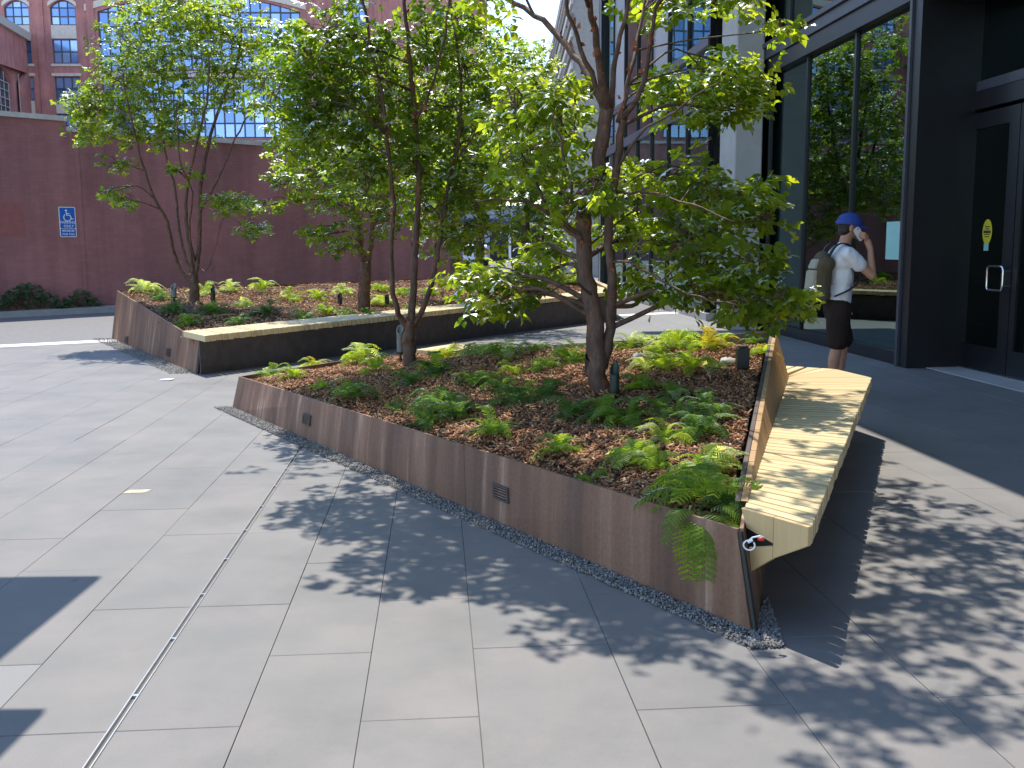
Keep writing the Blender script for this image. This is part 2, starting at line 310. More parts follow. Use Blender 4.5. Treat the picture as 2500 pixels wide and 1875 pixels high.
# slabs in a half-bond, set out in rows along the building
us = [-1.961, -1.456, -1.052, -1.028, -0.643, -0.266, 0.112, 0.624, 1.136, 1.636, 2.13]
ev = [1, 0, None, 0, 1, 0, 1, 0, 1, 0]
cols_ = [(us[i], us[i + 1], ev[i]) for i in range(len(us) - 1)]
x = us[0]; k = 0
wl_ = [0.505, 0.40, 0.505, 0.81, 0.505]
while x > -15.5:
    w = wl_[k % 5]; cols_.append((x - w, x, k % 2)); x -= w; k += 1
x = us[-1]; k = 0
while x < 6.6:
    w = [0.505, 0.505, 0.38, 0.505][k % 4]; cols_.append((x, x + w, 1 - (k % 2))); x += w; k += 1
G = 0.0011; LEN = 1.097
def slab_geo(poly, z0=-0.03, ch=0.0018):
    n = len(poly); c = np.mean(poly, axis=0)
    ins = [p + (c - p) / (np.linalg.norm(c - p) + 1e-6) * ch * 1.4 for p in poly]
    v = [(p[0], p[1], z0) for p in poly] + [(p[0], p[1], -ch) for p in poly] + [(p[0], p[1], 0) for p in ins]
    f = [tuple(range(2 * n, 3 * n))] + [(i, (i + 1) % n, n + (i + 1) % n, n + i) for i in range(n)] + [(n + i, n + (i + 1) % n, 2 * n + (i + 1) % n, 2 * n + i) for i in range(n)]
    return v, f
slabs = []
for u0, u1, e in cols_:
    if e is None: continue
    v = 3.05 + (0.55 if e else 0.0) - LEN * 5
    while v < 42:
        poly = [uvw(u0 + G, v + G), uvw(u1 - G, v + G), uvw(u1 - G, v + LEN - G), uvw(u0 + G, v + LEN - G)]
        cp = clip(poly, RD0, RDn); full = len(cp) == 4 and all(np.allclose(a, b) for a, b in zip(cp, poly))
        if len(cp) >= 3:
            c = np.mean(cp, axis=0); px, py, z = to_px((c[0], c[1], 0)); vis = z > 0.3 and -250 < px < 2750 and 500 < py < 2200
            # not under the planters
            slabs.append((math.hypot(c[0], c[1]) if vis else 1e6 + v, cp, full, u1 - u0, c))
        v += LEN
slabs.sort(key=lambda t: t[0]); cache = {}; rest = MB()
ang = math.atan2(U[1], U[0])
for i, (dist, cp, full, w, c) in enumerate(slabs):
    if i < 300 and dist < 1e5:
        if full:
            key = round(w, 3)
            if key not in cache:
                hp = [np.array(p) for p in ((-w / 2 + G, -LEN / 2 + G), (w / 2 - G, -LEN / 2 + G), (w / 2 - G, LEN / 2 - G), (-w / 2 + G, LEN / 2 - G))]
                vv, ff = slab_geo(hp); me = bpy.data.meshes.new('slab'); me.from_pydata(vv, [], ff); me.materials.append(MATS['slab']); cache[key] = me
            inst('slab', cache[key], (c[0], c[1], random.uniform(-0.0008, 0.0008)), plaza, (random.uniform(-.0012, .0012), random.uniform(-.0012, .0012), ang))
        else:
            vv, ff = slab_geo(cp); make('slab', vv, ff, 'slab', plaza, origin=(c[0], c[1], 0))
    else:
        vv, ff = slab_geo(cp); g = random.uniform(0.185, 0.212); rest.add(vv, ff, (g, g * 0.985, g * 0.975))
kind(rest.build('slab_field', 'slab_far', plaza), 'stuff')

# ------------------------------------------------------------------ slot drain
dr0 = at_z(732, 1103); dr1 = at_z(226, 1890); dd = D; L0 = (dr0 - dr1) @ D
drain = empty('slot_drain', (dr1[0], dr1[1], 0), 'narrow steel slot drain running across the paving to the planter', 'drain')
uc = -1.04
def drain_bar(name, du, w, z0, z1, mat, v0, v1):
    p = [U * (uc + du - w / 2) + D * v0, U * (uc + du + w / 2) + D * v0, U * (uc + du + w / 2) + D * v1, U * (uc + du - w / 2) + D * v1]
    return MB().hexa([q + A3(0, 0, z0) for q in p], [q + A3(0, 0, z1) for q in p]).build(name, mat, drain)
va, vb = 2.2, float(dr0 @ D)
drain_bar('channel', 0, 0.03, -0.28, -0.055, 'dark_void', va, vb)
for s in (-1, 1): drain_bar('rail', s * 0.0105, 0.004, -0.05, 0.0035, 'steel', va, vb)
v = va + 0.1
while v < vb: drain_bar('tie', 0, 0.017, -0.02, 0.0015, 'steel', v, v + 0.012); v += 0.5

# ================================================================== PLANTERS
def P3(p, z): return A3(p[0], p[1], z)
# near planter corners: base (on the ground) and top (rim)
N_base = [A3(-2.637, 9.309, 0), A3(0.923, 3.717, 0), A3(2.20, 8.02, 0), A3(-1.42, 10.62, 0)]
N_top = [A3(-2.56, 9.33, 0.30), A3(0.87, 3.79, 0.40), A3(2.10, 8.04, 0.80), A3(-1.45, 10.5, 0.36)]
N_mul = [A3(-2.5, 9.32, 0.265), A3(0.84, 3.90, 0.355), A3(2.04, 8.02, 0.735), A3(-1.45, 10.42, 0.335)]
near = empty('planter', (0, 7.5, 0), 'near rust-brown steel planter with wrap-around timber bench and ferns', 'planter')
def wall_panels(parent, b0, b1, t0, t1, cuts, thick=0.014, mat='corten'):
    out = []; cuts = [0.0] + cuts + [1.0]; L = np.linalg.norm(np.array(b1) - np.array(b0)); g = 0.002 / L
    nrm = np.cross(np.array(b1) - b0, A3(0, 0, 1)); nrm /= np.linalg.norm(nrm)      # outwards (right of the walk b0->b1)
    for a, b in zip(cuts[:-1], cuts[1:]):
        a2, b2 = a + g * (a > 0), b - g * (b < 1)
        o = [lerp(b0, b1, a2), lerp(b0, b1, b2), lerp(t0, t1, b2), lerp(t0, t1, a2)]
        m_ = MB(); i_ = [p - nrm * thick for p in o]
        m_.hexa([o[0] - A3(0, 0, .03), o[1] - A3(0, 0, .03), i_[1] - A3(0, 0, .03), i_[0] - A3(0, 0, .03)], [o[3], o[2], i_[2], i_[3]])
        w = m_.build('wall_panel', mat, parent); out.append(w)
    return out, nrm
# front (left) wall: walk from N_base[0] to N_base[1], outside faces the camera
nfront, nf_n = wall_panels(near, N_base[0], N_base[1], N_top[0], N_top[1], [0.335, 0.665])
wall_panels(near, N_base[1] + A3(0.028, 0.006, 0), N_base[2], N_top[1] + A3(0.028, 0.006, 0), N_top[2], [0.5])
wall_panels(near, N_base[2], N_base[3], N_top[2], N_top[3], [0.5]); wall_panels(near, N_base[3], N_base[0], N_top[3], N_top[0], [])
# dark folded joint strip at the near corner
MB().tube([N_base[1] + A3(0.014, -0.003, 0), N_top[1] + A3(0.014, -0.003, -0.01)], [0.012, 0.012], 6).build('corner_strip', 'lamp_black', near)

def louvre(parent_panel, px, py, B0, B1, T0, T1, w=0.155, h=0.085):
    """recessed step light with a louvred face, on the slightly twisted wall surface"""
    c = None
    for k in range(400):
        f_ = k / 399; b, t_ = lerp(B0, B1, f_), lerp(T0, T1, f_); q = to_px(lerp(b, t_, .5))
        if c is None or abs(q[0] - px) < c[0]: c = (abs(q[0] - px), b, t_)
    _, b, t_ = c; side = (B1 - B0) / np.linalg.norm(B1 - B0); nrm = np.cross(side, t_ - b); nrm /= np.linalg.norm(nrm)
    if nrm @ (CAM - b) < 0: nrm = -nrm
    up = (t_ - b) / np.linalg.norm(t_ - b); ks = [to_px(lerp(b, t_, q))[1] for q in (0, 1)]; fz = (py - ks[0]) / (ks[1] - ks[0]); c = lerp(b, t_, fz) + nrm * .0035
    def blk(s0, s1, z0, z1, d0, d1):
        b = [c + side * s + up * z + nrm * d for s, z, d in ((s0, z0, d0), (s1, z0, d0), (s1, z0, d1), (s0, z0, d1))]
        t_ = [c + side * s + up * z + nrm * d for s, z, d in ((s0, z1, d0), (s1, z1, d0), (s1, z1, d1), (s0, z1, d1))]
        return b, t_
    fr = MB()
    for s0, s1, z0, z1 in ((-w / 2, w / 2, h / 2 - .012, h / 2), (-w / 2, w / 2, -h / 2, -h / 2 + .012), (-w / 2, -w / 2 + .014, -h / 2 + .012, h / 2 - .012), (w / 2 - .014, w / 2, -h / 2 + .012, h / 2 - .012)):
        fr.hexa(*blk(s0, s1, z0, z1, 0.0005, 0.012))
    fo = fr.build('step_light', 'dark_steel', parent_panel)
    MB().hexa(*blk(-w / 2 + .014, w / 2 - .014, -h / 2 + .012, h / 2 - .012, 0.0005, 0.002)).build('step_light_dark_plate', 'dark_void', parent_panel)  # dark plate on the wall face in place of the shaded inside
    lv = MB()
    for k in range(4):
        z = -h / 2 + .012 + (h - .024) * (k + 0.62) / 4.2
        lv.hexa(*blk(-w / 2 + .014, w / 2 - .014, z - .0025, z + .0025, 0.002, 0.010))
    lv.build('step_light_louvre', 'corten', parent_panel)
fn = np.cross(N_base[1] - N_base[0], N_top[0] - N_base[0]); fn /= np.linalg.norm(fn)
if fn[1] > 0: fn = -fn
tf = (N_base[1] - N_base[0]) / np.linalg.norm(N_base[1] - N_base[0])
louvre(nfront[0], 750, 1024, N_base[0], N_base[1], N_top[0], N_top[1]); louvre(nfront[1], 1226, 1203, N_base[0], N_base[1], N_top[0], N_top[1])

# ------------------------------------------------------------------ mulch, as a bumpy bed with loose chips on it
def tri_z(P, A, B, C):
    v0, v1 = B[:2] - A[:2], C[:2] - A[:2]; den = v0[0] * v1[1] - v0[1] * v1[0]; d = P[:, :2] - A[:2]
    s = (d[:, 0] * v1[1] - d[:, 1] * v1[0]) / den; t = (v0[0] * d[:, 1] - v0[1] * d[:, 0]) / den
    return s, t, A[2] + s * (B[2] - A[2]) + t * (C[2] - A[2])
def bump2(x, y, k=1.0): return 0.018 * np.sin(3.1 * x + 1.3 * np.sin(2.3 * y)) * k + 0.014 * np.sin(5.7 * y + 0.8 + 1.7 * np.sin(3.9 * x)) * k + 0.008 * np.sin(13.3 * x + 9.1 * y) * k
class Bed:
    def __init__(s, tris): s.t = tris
    def z(s, x, y):
        P = np.array([[x, y]], float); best = None
        for A, B, C in s.t:
            a, b, z = tri_z(P, A, B, C)
            ins = min(a[0], b[0], 1 - a[0] - b[0])
            if best is None or ins > best[0]: best = (ins, z[0])
        return best[1] + float(bump2(x, y)), best[0]
    def sample(s, n):
        ar = np.array([abs((B - A)[0] * (C - A)[1] - (B - A)[1] * (C - A)[0]) for A, B, C in s.t]); idx = rng.choice(len(s.t), n, p=ar / ar.sum()); out = np.zeros((n, 3))
        r1, r2 = np.sqrt(rng.random(n)), rng.random(n)
        for i, (A, B, C) in enumerate(s.t):
            m_ = idx == i; out[m_] = (1 - r1[m_])[:, None] * A + (r1[m_] * (1 - r2[m_]))[:, None] * B + (r1[m_] * r2[m_])[:, None] * C
        out[:, 2] += bump2(out[:, 0], out[:, 1]); return out
    def hit(s, px, py):
        best = None
        for A, B, C in s.t:
            n = np.cross(B - A, C - A); p = on_plane(px, py, A, n); a, b, z = tri_z(p[None, :], A, B, C); ins = min(a[0], b[0], 1 - a[0] - b[0])
            if best is None or ins > best[0]: best = (ins, p)
        p = best[1]; return A3(p[0], p[1], s.z(p[0], p[1])[0])
    def mesh(s, name, parent, nsub=26):
        m_ = MB()
        for A, B, C in s.t:
            vs_ = []; ids = {}; fs_ = []
            for i in range(nsub + 1):
                for j in range(nsub + 1 - i):
                    p = A + (B - A) * (i / nsub) + (C - A) * (j / nsub); ids[(i, j)] = len(vs_); vs_.append((p[0], p[1], p[2] + float(bump2(p[0], p[1])) - 0.012))
            for i in range(nsub):
                for j in range(nsub - i):
                    fs_.append((ids[(i, j)], ids[(i + 1, j)], ids[(i, j + 1)]))
                    if j < nsub - i - 1: fs_.append((ids[(i + 1, j)], ids[(i + 1, j + 1)], ids[(i, j + 1)]))
            m_.add(vs_, fs_)
        return kind(m_.build(name, 'soil', parent, smooth=True), 'stuff')
chip_box = np.array([[-.5, -.5, -.5], [.5, -.5, -.5], [.5, .5, -.5], [-.5, .5, -.5], [-.42, -.4, .5], [.46, -.3, .5], [.4, .44, .5], [-.48, .35, .5]])
chip_f = np.array([[0, 3, 2, 1], [4, 5, 6, 7], [0, 1, 5, 4], [1, 2, 6, 5], [2, 3, 7, 6], [3, 0, 4, 7]])
def scatter(name, pts, lens, wids, ths, tilt, cols, mat, parent, box=chip_box, faces=chip_f, lift=0.0):
    n = len(pts); yaw = rng.random(n) * 2 * math.pi; tx = rng.normal(0, tilt, n); ty = rng.normal(0, tilt, n)
    B = box[None, :, :] * np.stack([lens, wids, ths], 1)[:, None, :]
    def rot(B, a, i, j):
        c, s = np.cos(a)[:, None], np.sin(a)[:, None]; o = B.copy(); o[:, :, i] = B[:, :, i] * c - B[:, :, j] * s; o[:, :, j] = B[:, :, i] * s + B[:, :, j] * c; return o
    B = rot(rot(rot(B, tx, 1, 2), ty, 0, 2), yaw, 0, 1) + pts[:, None, :]; B[:, :, 2] += lift
    k = box.shape[0]; F = (faces[None] + (np.arange(n) * k)[:, None, None]).reshape(-1, faces.shape[1])
    return make(name, B.reshape(-1, 3), F, mat, parent, origin=None if parent else pts.mean(0), cols=np.repeat(cols, k, axis=0))
mul_pal = np.array([(0.29, 0.13, 0.055), (0.23, 0.092, 0.038), (0.34, 0.175, 0.08), (0.14, 0.056, 0.025), (0.42, 0.25, 0.13), (0.085, 0.036, 0.018), (0.26, 0.105, 0.045)])
def mulch(name, bed, n, parent, big=1.0):
    p = bed.sample(n); c = mul_pal[rng.integers(0, len(mul_pal), n)] * rng.uniform(0.75, 1.15, (n, 1)) * (A3(1.35, 1.5, 1.6) if big > 1.2 else A3(1.2, 1.22, 1.22))  # far bed chips paler, putting its sunlight into the colour
    pale = rng.random(n) < 0.012; c[pale] = (0.62, 0.47, 0.30)
    ln_ = (0.014 + 0.05 * rng.random(n) ** 2.2) * big; return kind(scatter(name, p, ln_, rng.uniform(0.004, 0.014, n) * big, rng.uniform(0.003, 0.008, n) * big, 0.45, c, 'chips', parent, lift=0.003), 'stuff')
nbed = Bed([(N_mul[0], N_mul[1], N_mul[2]), (N_mul[0], N_mul[2], N_mul[3])])
nbed.mesh('soil', near); mulch('mulch', nbed, 34000, near)

# ------------------------------------------------------------------ timber benches
def slat_solid(i0, o0, o1, i1, thin, deep, zt):
    """slat between inner edge (i) and outer edge (o); outer edge is thin, the underside slopes down to the inner edge"""
    z = lambda p, t: A3(p[0], p[1], p[2] - t)
    return [z(i0, deep), z(o0, thin), z(o1, thin), z(i1, deep)], [i0, o0, o1, i1]
def bench(parent, inner0, inner1, outer0, outer1, pitch=0.075, gap=0.006, thin=0.075, deep=0.20, name='bench', caps=(True, True), jit=0.006, tick=False):
    L = np.linalg.norm(np.array(outer1) - np.array(outer0)); n = max(2, int(round(L / pitch)))
    # carrying frame under the slats, dark to put shade into the gaps
    fr = MB(); zs = A3(0, 0, -thin * 0.6)
    i0, i1, o0, o1 = lerp(inner0, outer0, .12), lerp(inner1, outer1, .12), lerp(inner0, outer0, .8), lerp(inner1, outer1, .8)
    i0, o0 = lerp(i0, i1, .012), lerp(o0, o1, .012); i1, o1 = lerp(i1, i0, .012), lerp(o1, o0, .012)
    fr.hexa([i0 + A3(0, 0, -deep * .85), o0 + zs * 1.55, o1 + zs * 1.55, i1 + A3(0, 0, -deep * .85)], [i0 - A3(0, 0, .03), o0 - A3(0, 0, .03), o1 - A3(0, 0, .03), i1 - A3(0, 0, .03)])
    be = fr.build(name, 'dark_steel', parent)
    for k in range(n):
        a, b = k / n, (k + 1) / n; g = gap / L / 2; a += g * random.uniform(.6, 1.5); b -= g * random.uniform(.6, 1.5)
        jo = random.uniform(-jit, jit) * 0.5; c0, c1 = lerp(outer0, outer1, a), lerp(outer0, outer1, b); q0, q1 = lerp(inner0, inner1, a), lerp(inner0, inner1, b)
        dv = (c0 - q0) / np.linalg.norm(c0 - q0); c0 = c0 + dv * jo; c1 = c1 + dv * jo; dz = A3(0, 0, random.uniform(-.0012, .0012))
        if k in (0, n - 1): bt = slat_solid(q0 + dz, c0 + dz, c1 + dz, q1 + dz, thin, deep, 0)
        else: bt = slat_solid(q0 + dz, c0 + dz, c1 + dz, q1 + dz, thin + random.uniform(-.004, .004), deep, 0)
        cen = (q0 + q1 + c0 + c1) / 4
        MB().hexa(*bt).build('slat', 'pine', be, origin=cen, bevel=0.003)
    return be
BZ = 0.46
bi0, bo0 = A3(0.925, 3.895, BZ), A3(1.111, 3.618, BZ); bi1, bo1 = A3(2.165, 7.80, BZ), A3(2.80, 7.74, BZ)
bench(near, bi0, bi1, bo0, bo1, 0.088, 0.019, 0.075, 0.215)
# corner wedge and the long bench behind the planter
cw = MB(); Z = lambda p, z: A3(p[0], p[1], z)
wedge_pts = [A3(2.17, 7.812, BZ), A3(2.80, 7.752, BZ), A3(2.70, 8.285, BZ)]
def slatpoly(poly, parent, t=0.075):
    return MB().prism([p - A3(0, 0, t) for p in poly], (0, 0, t)).build('slat', 'pine', parent, origin=np.mean(poly, axis=0), bevel=0.003)
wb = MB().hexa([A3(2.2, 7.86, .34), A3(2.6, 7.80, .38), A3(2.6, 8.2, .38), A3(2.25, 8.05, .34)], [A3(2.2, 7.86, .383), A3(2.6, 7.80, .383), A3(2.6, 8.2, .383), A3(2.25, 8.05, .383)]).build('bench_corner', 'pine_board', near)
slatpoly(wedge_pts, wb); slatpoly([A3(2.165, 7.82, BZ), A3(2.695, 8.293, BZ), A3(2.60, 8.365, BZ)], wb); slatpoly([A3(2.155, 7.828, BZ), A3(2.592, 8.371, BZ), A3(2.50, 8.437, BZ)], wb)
bench(near, A3(2.13, 7.88, BZ), A3(-.98, 10.13, BZ), A3(2.49, 8.444, BZ), A3(-.64, 10.71, BZ), 0.088, 0.018, 0.075, 0.2)
# triangular timber backrests that grow towards the back corner
def backrest(parent, a0, a1, tip, n, nrm, th=0.028):
    fr = MB().prism([a0 - nrm * .014, a1 - nrm * .014, tip - nrm * .014], -nrm * 0.02).build('backrest', 'dark_steel', parent)
    for k in range(n):
        s, e = k / n + 0.002, (k + 1) / n - 0.002
        p = [lerp(a0, a1, s), lerp(a0, a1, e), lerp(a0, tip, e), lerp(a0, tip, max(s, 0.004))]
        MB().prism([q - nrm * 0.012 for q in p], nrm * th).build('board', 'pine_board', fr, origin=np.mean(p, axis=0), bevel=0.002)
nb = np.cross(bi1 - bi0, A3(0, 0, 1)); nb /= np.linalg.norm(nb); nb = nb if nb[0] > 0 else -nb
backrest(near, lerp(bi0, bi1, 0.02) + A3(-0.012, 0, 0.002), bi1 + A3(-0.01, 0, 0.002), N_top[2] + A3(0.012, 0, -0.005), 22, nb)
n2 = np.cross(A3(-3.5, 2.5, 0), A3(0, 0, 1)); n2 /= np.linalg.norm(n2); n2 = n2 if n2[1] > 0 else -n2
backrest(near, A3(-0.55, 9.84, BZ + .002), A3(2.10, 7.93, BZ + .002), N_top[2] + A3(0.0, 0.03, -0.005), 22, n2)

# closed end board of the near bench with its dark service notch
e_i, e_o = bi0 + A3(-0.004, -0.006, 0), bo0 + A3(-0.002, -0.006, 0); ev_ = (bo0 - bi0)[:2]; ev_ = A3(ev_[0], ev_[1], 0) / np.linalg.norm(ev_); en = A3(ev_[1], -ev_[0], 0); en = en if en[1] < 0 else -en
def eb(s, z): return bi0 + ev_ * s + A3(0, 0, z) + en * 0.002
Wd = float(np.linalg.norm((bo0 - bi0)[:2]))
endb = empty('bench_end', tuple(bi0)); endb.parent = near; endb.location = Vector(tuple(bi0)) - near.location
mid_s = Wd * 0.5
for poly in ([eb(0, 0), eb(mid_s - .001, 0), eb(mid_s - .001, -0.105), eb(0.03, -0.075)], [eb(0.045, -0.15), eb(mid_s - .001, -0.115), eb(mid_s - .001, -0.168), eb(0.06, -0.245)], [eb(mid_s + .001, 0), eb(Wd, 0), eb(Wd, -0.075), eb(mid_s + .001, -0.166)]):
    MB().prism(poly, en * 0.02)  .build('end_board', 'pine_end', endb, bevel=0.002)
# cable lock with a red plug hanging in the notch
MB().prism([eb(-.01, -.06), eb(mid_s + .005, -.11), eb(.03, -.16)], en * .006).build('notch_backing', 'lamp_black', endb)  # black sheet standing in for the shade inside the notch
nc = at_y(1829, 1331, 3.675)
lock = empty('cable_lock', tuple(nc), 'white cable loop with red plug hanging at the near bench end', 'cable')
ex = A3(.95, -.3, 0); ex /= np.linalg.norm(ex)
pts = [nc + ex * (0.021 * math.cos(t)) + A3(0, 0, 0.019 * math.sin(t)) for t in np.linspace(R(80), R(400), 17)]
MB().tube(pts, [0.0034] * 17, 6, cap=False).build('loop', 'cable_white', lock, smooth=True)
MB().tube([nc + A3(-.004, 0, .017), nc + A3(.012, 0, .03), nc + A3(.04, .004, .034), nc + A3(.058, .01, .026)], [0.0034] * 4, 6).build('cable_end', 'cable_white', lock, smooth=True)
MB().tube([nc + A3(-.006, -.002, .012), nc + A3(.012, -.002, .022)], [.006, .006], 6).build('clasp', 'cable_white', lock)
pl_ = at_y(1858, 1316, 3.69); MB().tube([pl_ - ex * .012, pl_ + ex * .012], [.008, .008], 8).build('plug', 'red_plastic', lock, smooth=True)

# ------------------------------------------------------------------ far planter
F_base = [A3(-6.679, 16.697, 0), A3(-3.80, 11.95, 0), A3(2.14, 20.42, 0), A3(1.75, 26.0, 0)]
F_top = [A3(-6.56, 16.75, 0.80), A3(-3.76, 12.02, 0.385), A3(2.10, 20.5, 0.56), A3(1.65, 25.9, 0.80)]
F_mul = [A3(-6.5, 16.70, 0.77), A3(-3.85, 12.15, 0.34), A3(1.9, 20.4, 0.54), A3(1.6, 25.8, 0.77)]
far = empty('planter', (-2, 17, 0), 'far rust-brown steel planter by the red brick wall with long timber bench', 'planter')
ffront, ff_n = wall_panels(far, F_base[0], F_base[1], F_top[0], F_top[1], [0.12, 0.36, 0.62])
wall_panels(far, F_base[1] + A3(0.10, -0.10, 0), F_base[2], P3(F_base[1] + A3(.10, -.10, 0), 0.385), P3(F_base[2], 0.47), [0.2, 0.4, 0.6, 0.8], mat='dark_steel')
wall_panels(far, F_base[2], F_base[3], F_top[2], F_top[3], []); wall_panels(far, F_base[3], F_base[0], F_top[3], F_top[0], [0.33, 0.66])
MB().tube([F_base[1] + A3(0.04, -0.04, 0), P3(F_top[1] + A3(0.04, -0.04, 0), 0.37)], [0.02, 0.02], 6).build('corner_strip', 'lamp_black', far)
fnn = np.cross(F_base[1] - F_base[0], F_top[0] - F_base[0]); fnn /= np.linalg.norm(fnn); fnn = fnn if fnn[1] < 0 else -fnn; tff = (F_base[1] - F_base[0]) / np.linalg.norm(F_base[1] - F_base[0])
louvre(ffront[3], 414, 860, F_base[0], F_base[1], F_top[0], F_top[1], 0.18, 0.11); louvre(ffront[1], 314, 829, F_base[0], F_base[1], F_top[0], F_top[1], 0.18, 0.11)
fbed = Bed([(F_mul[0], F_mul[1], F_mul[2]), (F_mul[0], F_mul[2], F_mul[3])])
fbed.mesh('soil', far, 22); mulch('mulch', fbed, 22000, far, 1.4)
fo0, fi0 = A3(-3.60, 11.72, 0.475), A3(-4.08, 12.42, 0.475); fo1, fi1 = A3(2.22, 20.35, 0.575), A3(1.75, 20.75, 0.575)
bench(far, fi0, fi1, fo0, fo1, 0.09, 0.016, 0.075, 0.075, jit=0.004)
bench(far, A3(1.74, 20.78, .575), A3(1.62, 25.9, .60), A3(2.24, 20.42, .575), A3(2.16, 25.9, .60), 0.09, 0.016, 0.075, 0.075, jit=0.004)

# ------------------------------------------------------------------ gravel margins
octa = np.array([[1, 0, 0], [0, 1, 0], [-1, 0, 0], [0, -1, 0], [0, 0, .7], [0, 0, -.7]]) * 0.5
octf = np.array([[0, 1, 4], [1, 2, 4], [2, 3, 4], [3, 0, 4], [1, 0, 5], [2, 1, 5], [3, 2, 5], [0, 3, 5]])
def gravel(name, poly4, n, label):
    a, b, c, d = [np.array(p, float) for p in poly4]; s, t = rng.random(n), rng.random(n)
    p = (a + np.outer(s, b - a)); q = (d + np.outer(s, c - d)); P = p + (q - p) * t[:, None]
    sz = rng.uniform(0.007, 0.021, n); P[:, 2] = 0.004 + rng.random(n) * 0.012
    g = rng.uniform(0.12, 0.34, n); warm = rng.random(n); c_ = np.stack([g * (1.0 + .12 * warm), g, g * (1.02 - .18 * warm)], 1)
    o = kind(scatter(name, P, sz, sz * rng.uniform(.6, 1, n), sz * rng.uniform(.5, .9, n), 0.8, c_, 'pebbles', None, octa, octf), 'stuff'); return tag(o, label, 'gravel')
gravel('gravel', [N_base[0] + A3(-.17, 0.03, 0), N_base[1] + A3(-.04, -.145, 0), N_base[1] + A3(.02, .02, 0), N_base[0] + A3(-.0, .03, 0)], 15000, 'grey pebble strip along the foot of the near planter wall')
gravel('gravel', [N_base[1] + A3(-.04, -.145, 0), N_base[1] + A3(.09, -.13, 0), N_base[1] + A3(.16, .4, 0), N_base[1] + A3(.0, .02, 0)], 2200, 'shaded pebbles at the near planter corner under the bench end')
gravel('gravel', [F_base[0] + A3(-.34, .02, 0), F_base[1] + A3(-.28, -.06, 0), F_base[1], F_base[0]], 3500, 'pebble strip along the foot of the far planter wall')

# ================================================================== TREES
def catmull(P, k=4):
    P = [np.array(p, float) for p in P]; Q = [2 * P[0] - P[1]] + P + [2 * P[-1] - P[-2]]; out = []
    for i in range(1, len(Q) - 2):
        for j in range(k):
            t = j / k; a, b, c, d = Q[i - 1], Q[i], Q[i + 1], Q[i + 2]
            out.append(0.5 * ((2 * b) + (-a + c) * t + (2 * a - 5 * b + 4 * c - d) * t * t + (-a + 3 * b - 3 * c + d) * t ** 3))
    return out + [P[-1]]
lf = []
for angd, off in ((-62, .12), (0, .22), (62, .12)):
    a = R(angd); tm = np.array([(0, 0, 0), (.24, .25, .06), (.52, .34, .06), (.74, .20, .01), (1, 0, -.14), (.74, -.20, .01), (.52, -.34, .06), (.24, -.25, .06), (.5, 0, -.03)])
    sc = 1.0 if angd == 0 else 0.85
    x, y, z = tm[:, 0] * sc + off, tm[:, 1] * sc, tm[:, 2] * sc
    lf.append(np.stack([x * math.cos(a) - y * math.sin(a), x * math.sin(a) + y * math.cos(a), z - .10 * abs(angd) / 62], 1))
LEAF = np.concatenate(lf); LF = []
for k in range(3):
    o = k * 9; ringi = [0, 1, 2, 3, 4, 5, 6, 7]
    for i in range(8): LF.append((o + ringi[i], o + ringi[(i + 1) % 8], o + 8))
LF = np.array(LF)
def leaves(name, P, axis, nrm, size, cols, parent, mat='leaf'):
    n = len(P); a = axis / np.linalg.norm(axis, axis=1)[:, None]; nr = nrm - (nrm * a).sum(1)[:, None] * a; nr /= np.linalg.norm(nr, axis=1)[:, None]; b = np.cross(nr, a)
    V = P[:, None, :] + size[:, None, None] * (LEAF[None, :, 0:1] * a[:, None, :] + LEAF[None, :, 1:2] * b[:, None, :] + LEAF[None, :, 2:3] * nr[:, None, :])
    k = len(LEAF); F = (LF[None] + (np.arange(n) * k)[:, None, None]).reshape(-1, 3)
    return make(name, V.reshape(-1, 3), F, mat, parent, cols=np.repeat(cols, k, axis=0))
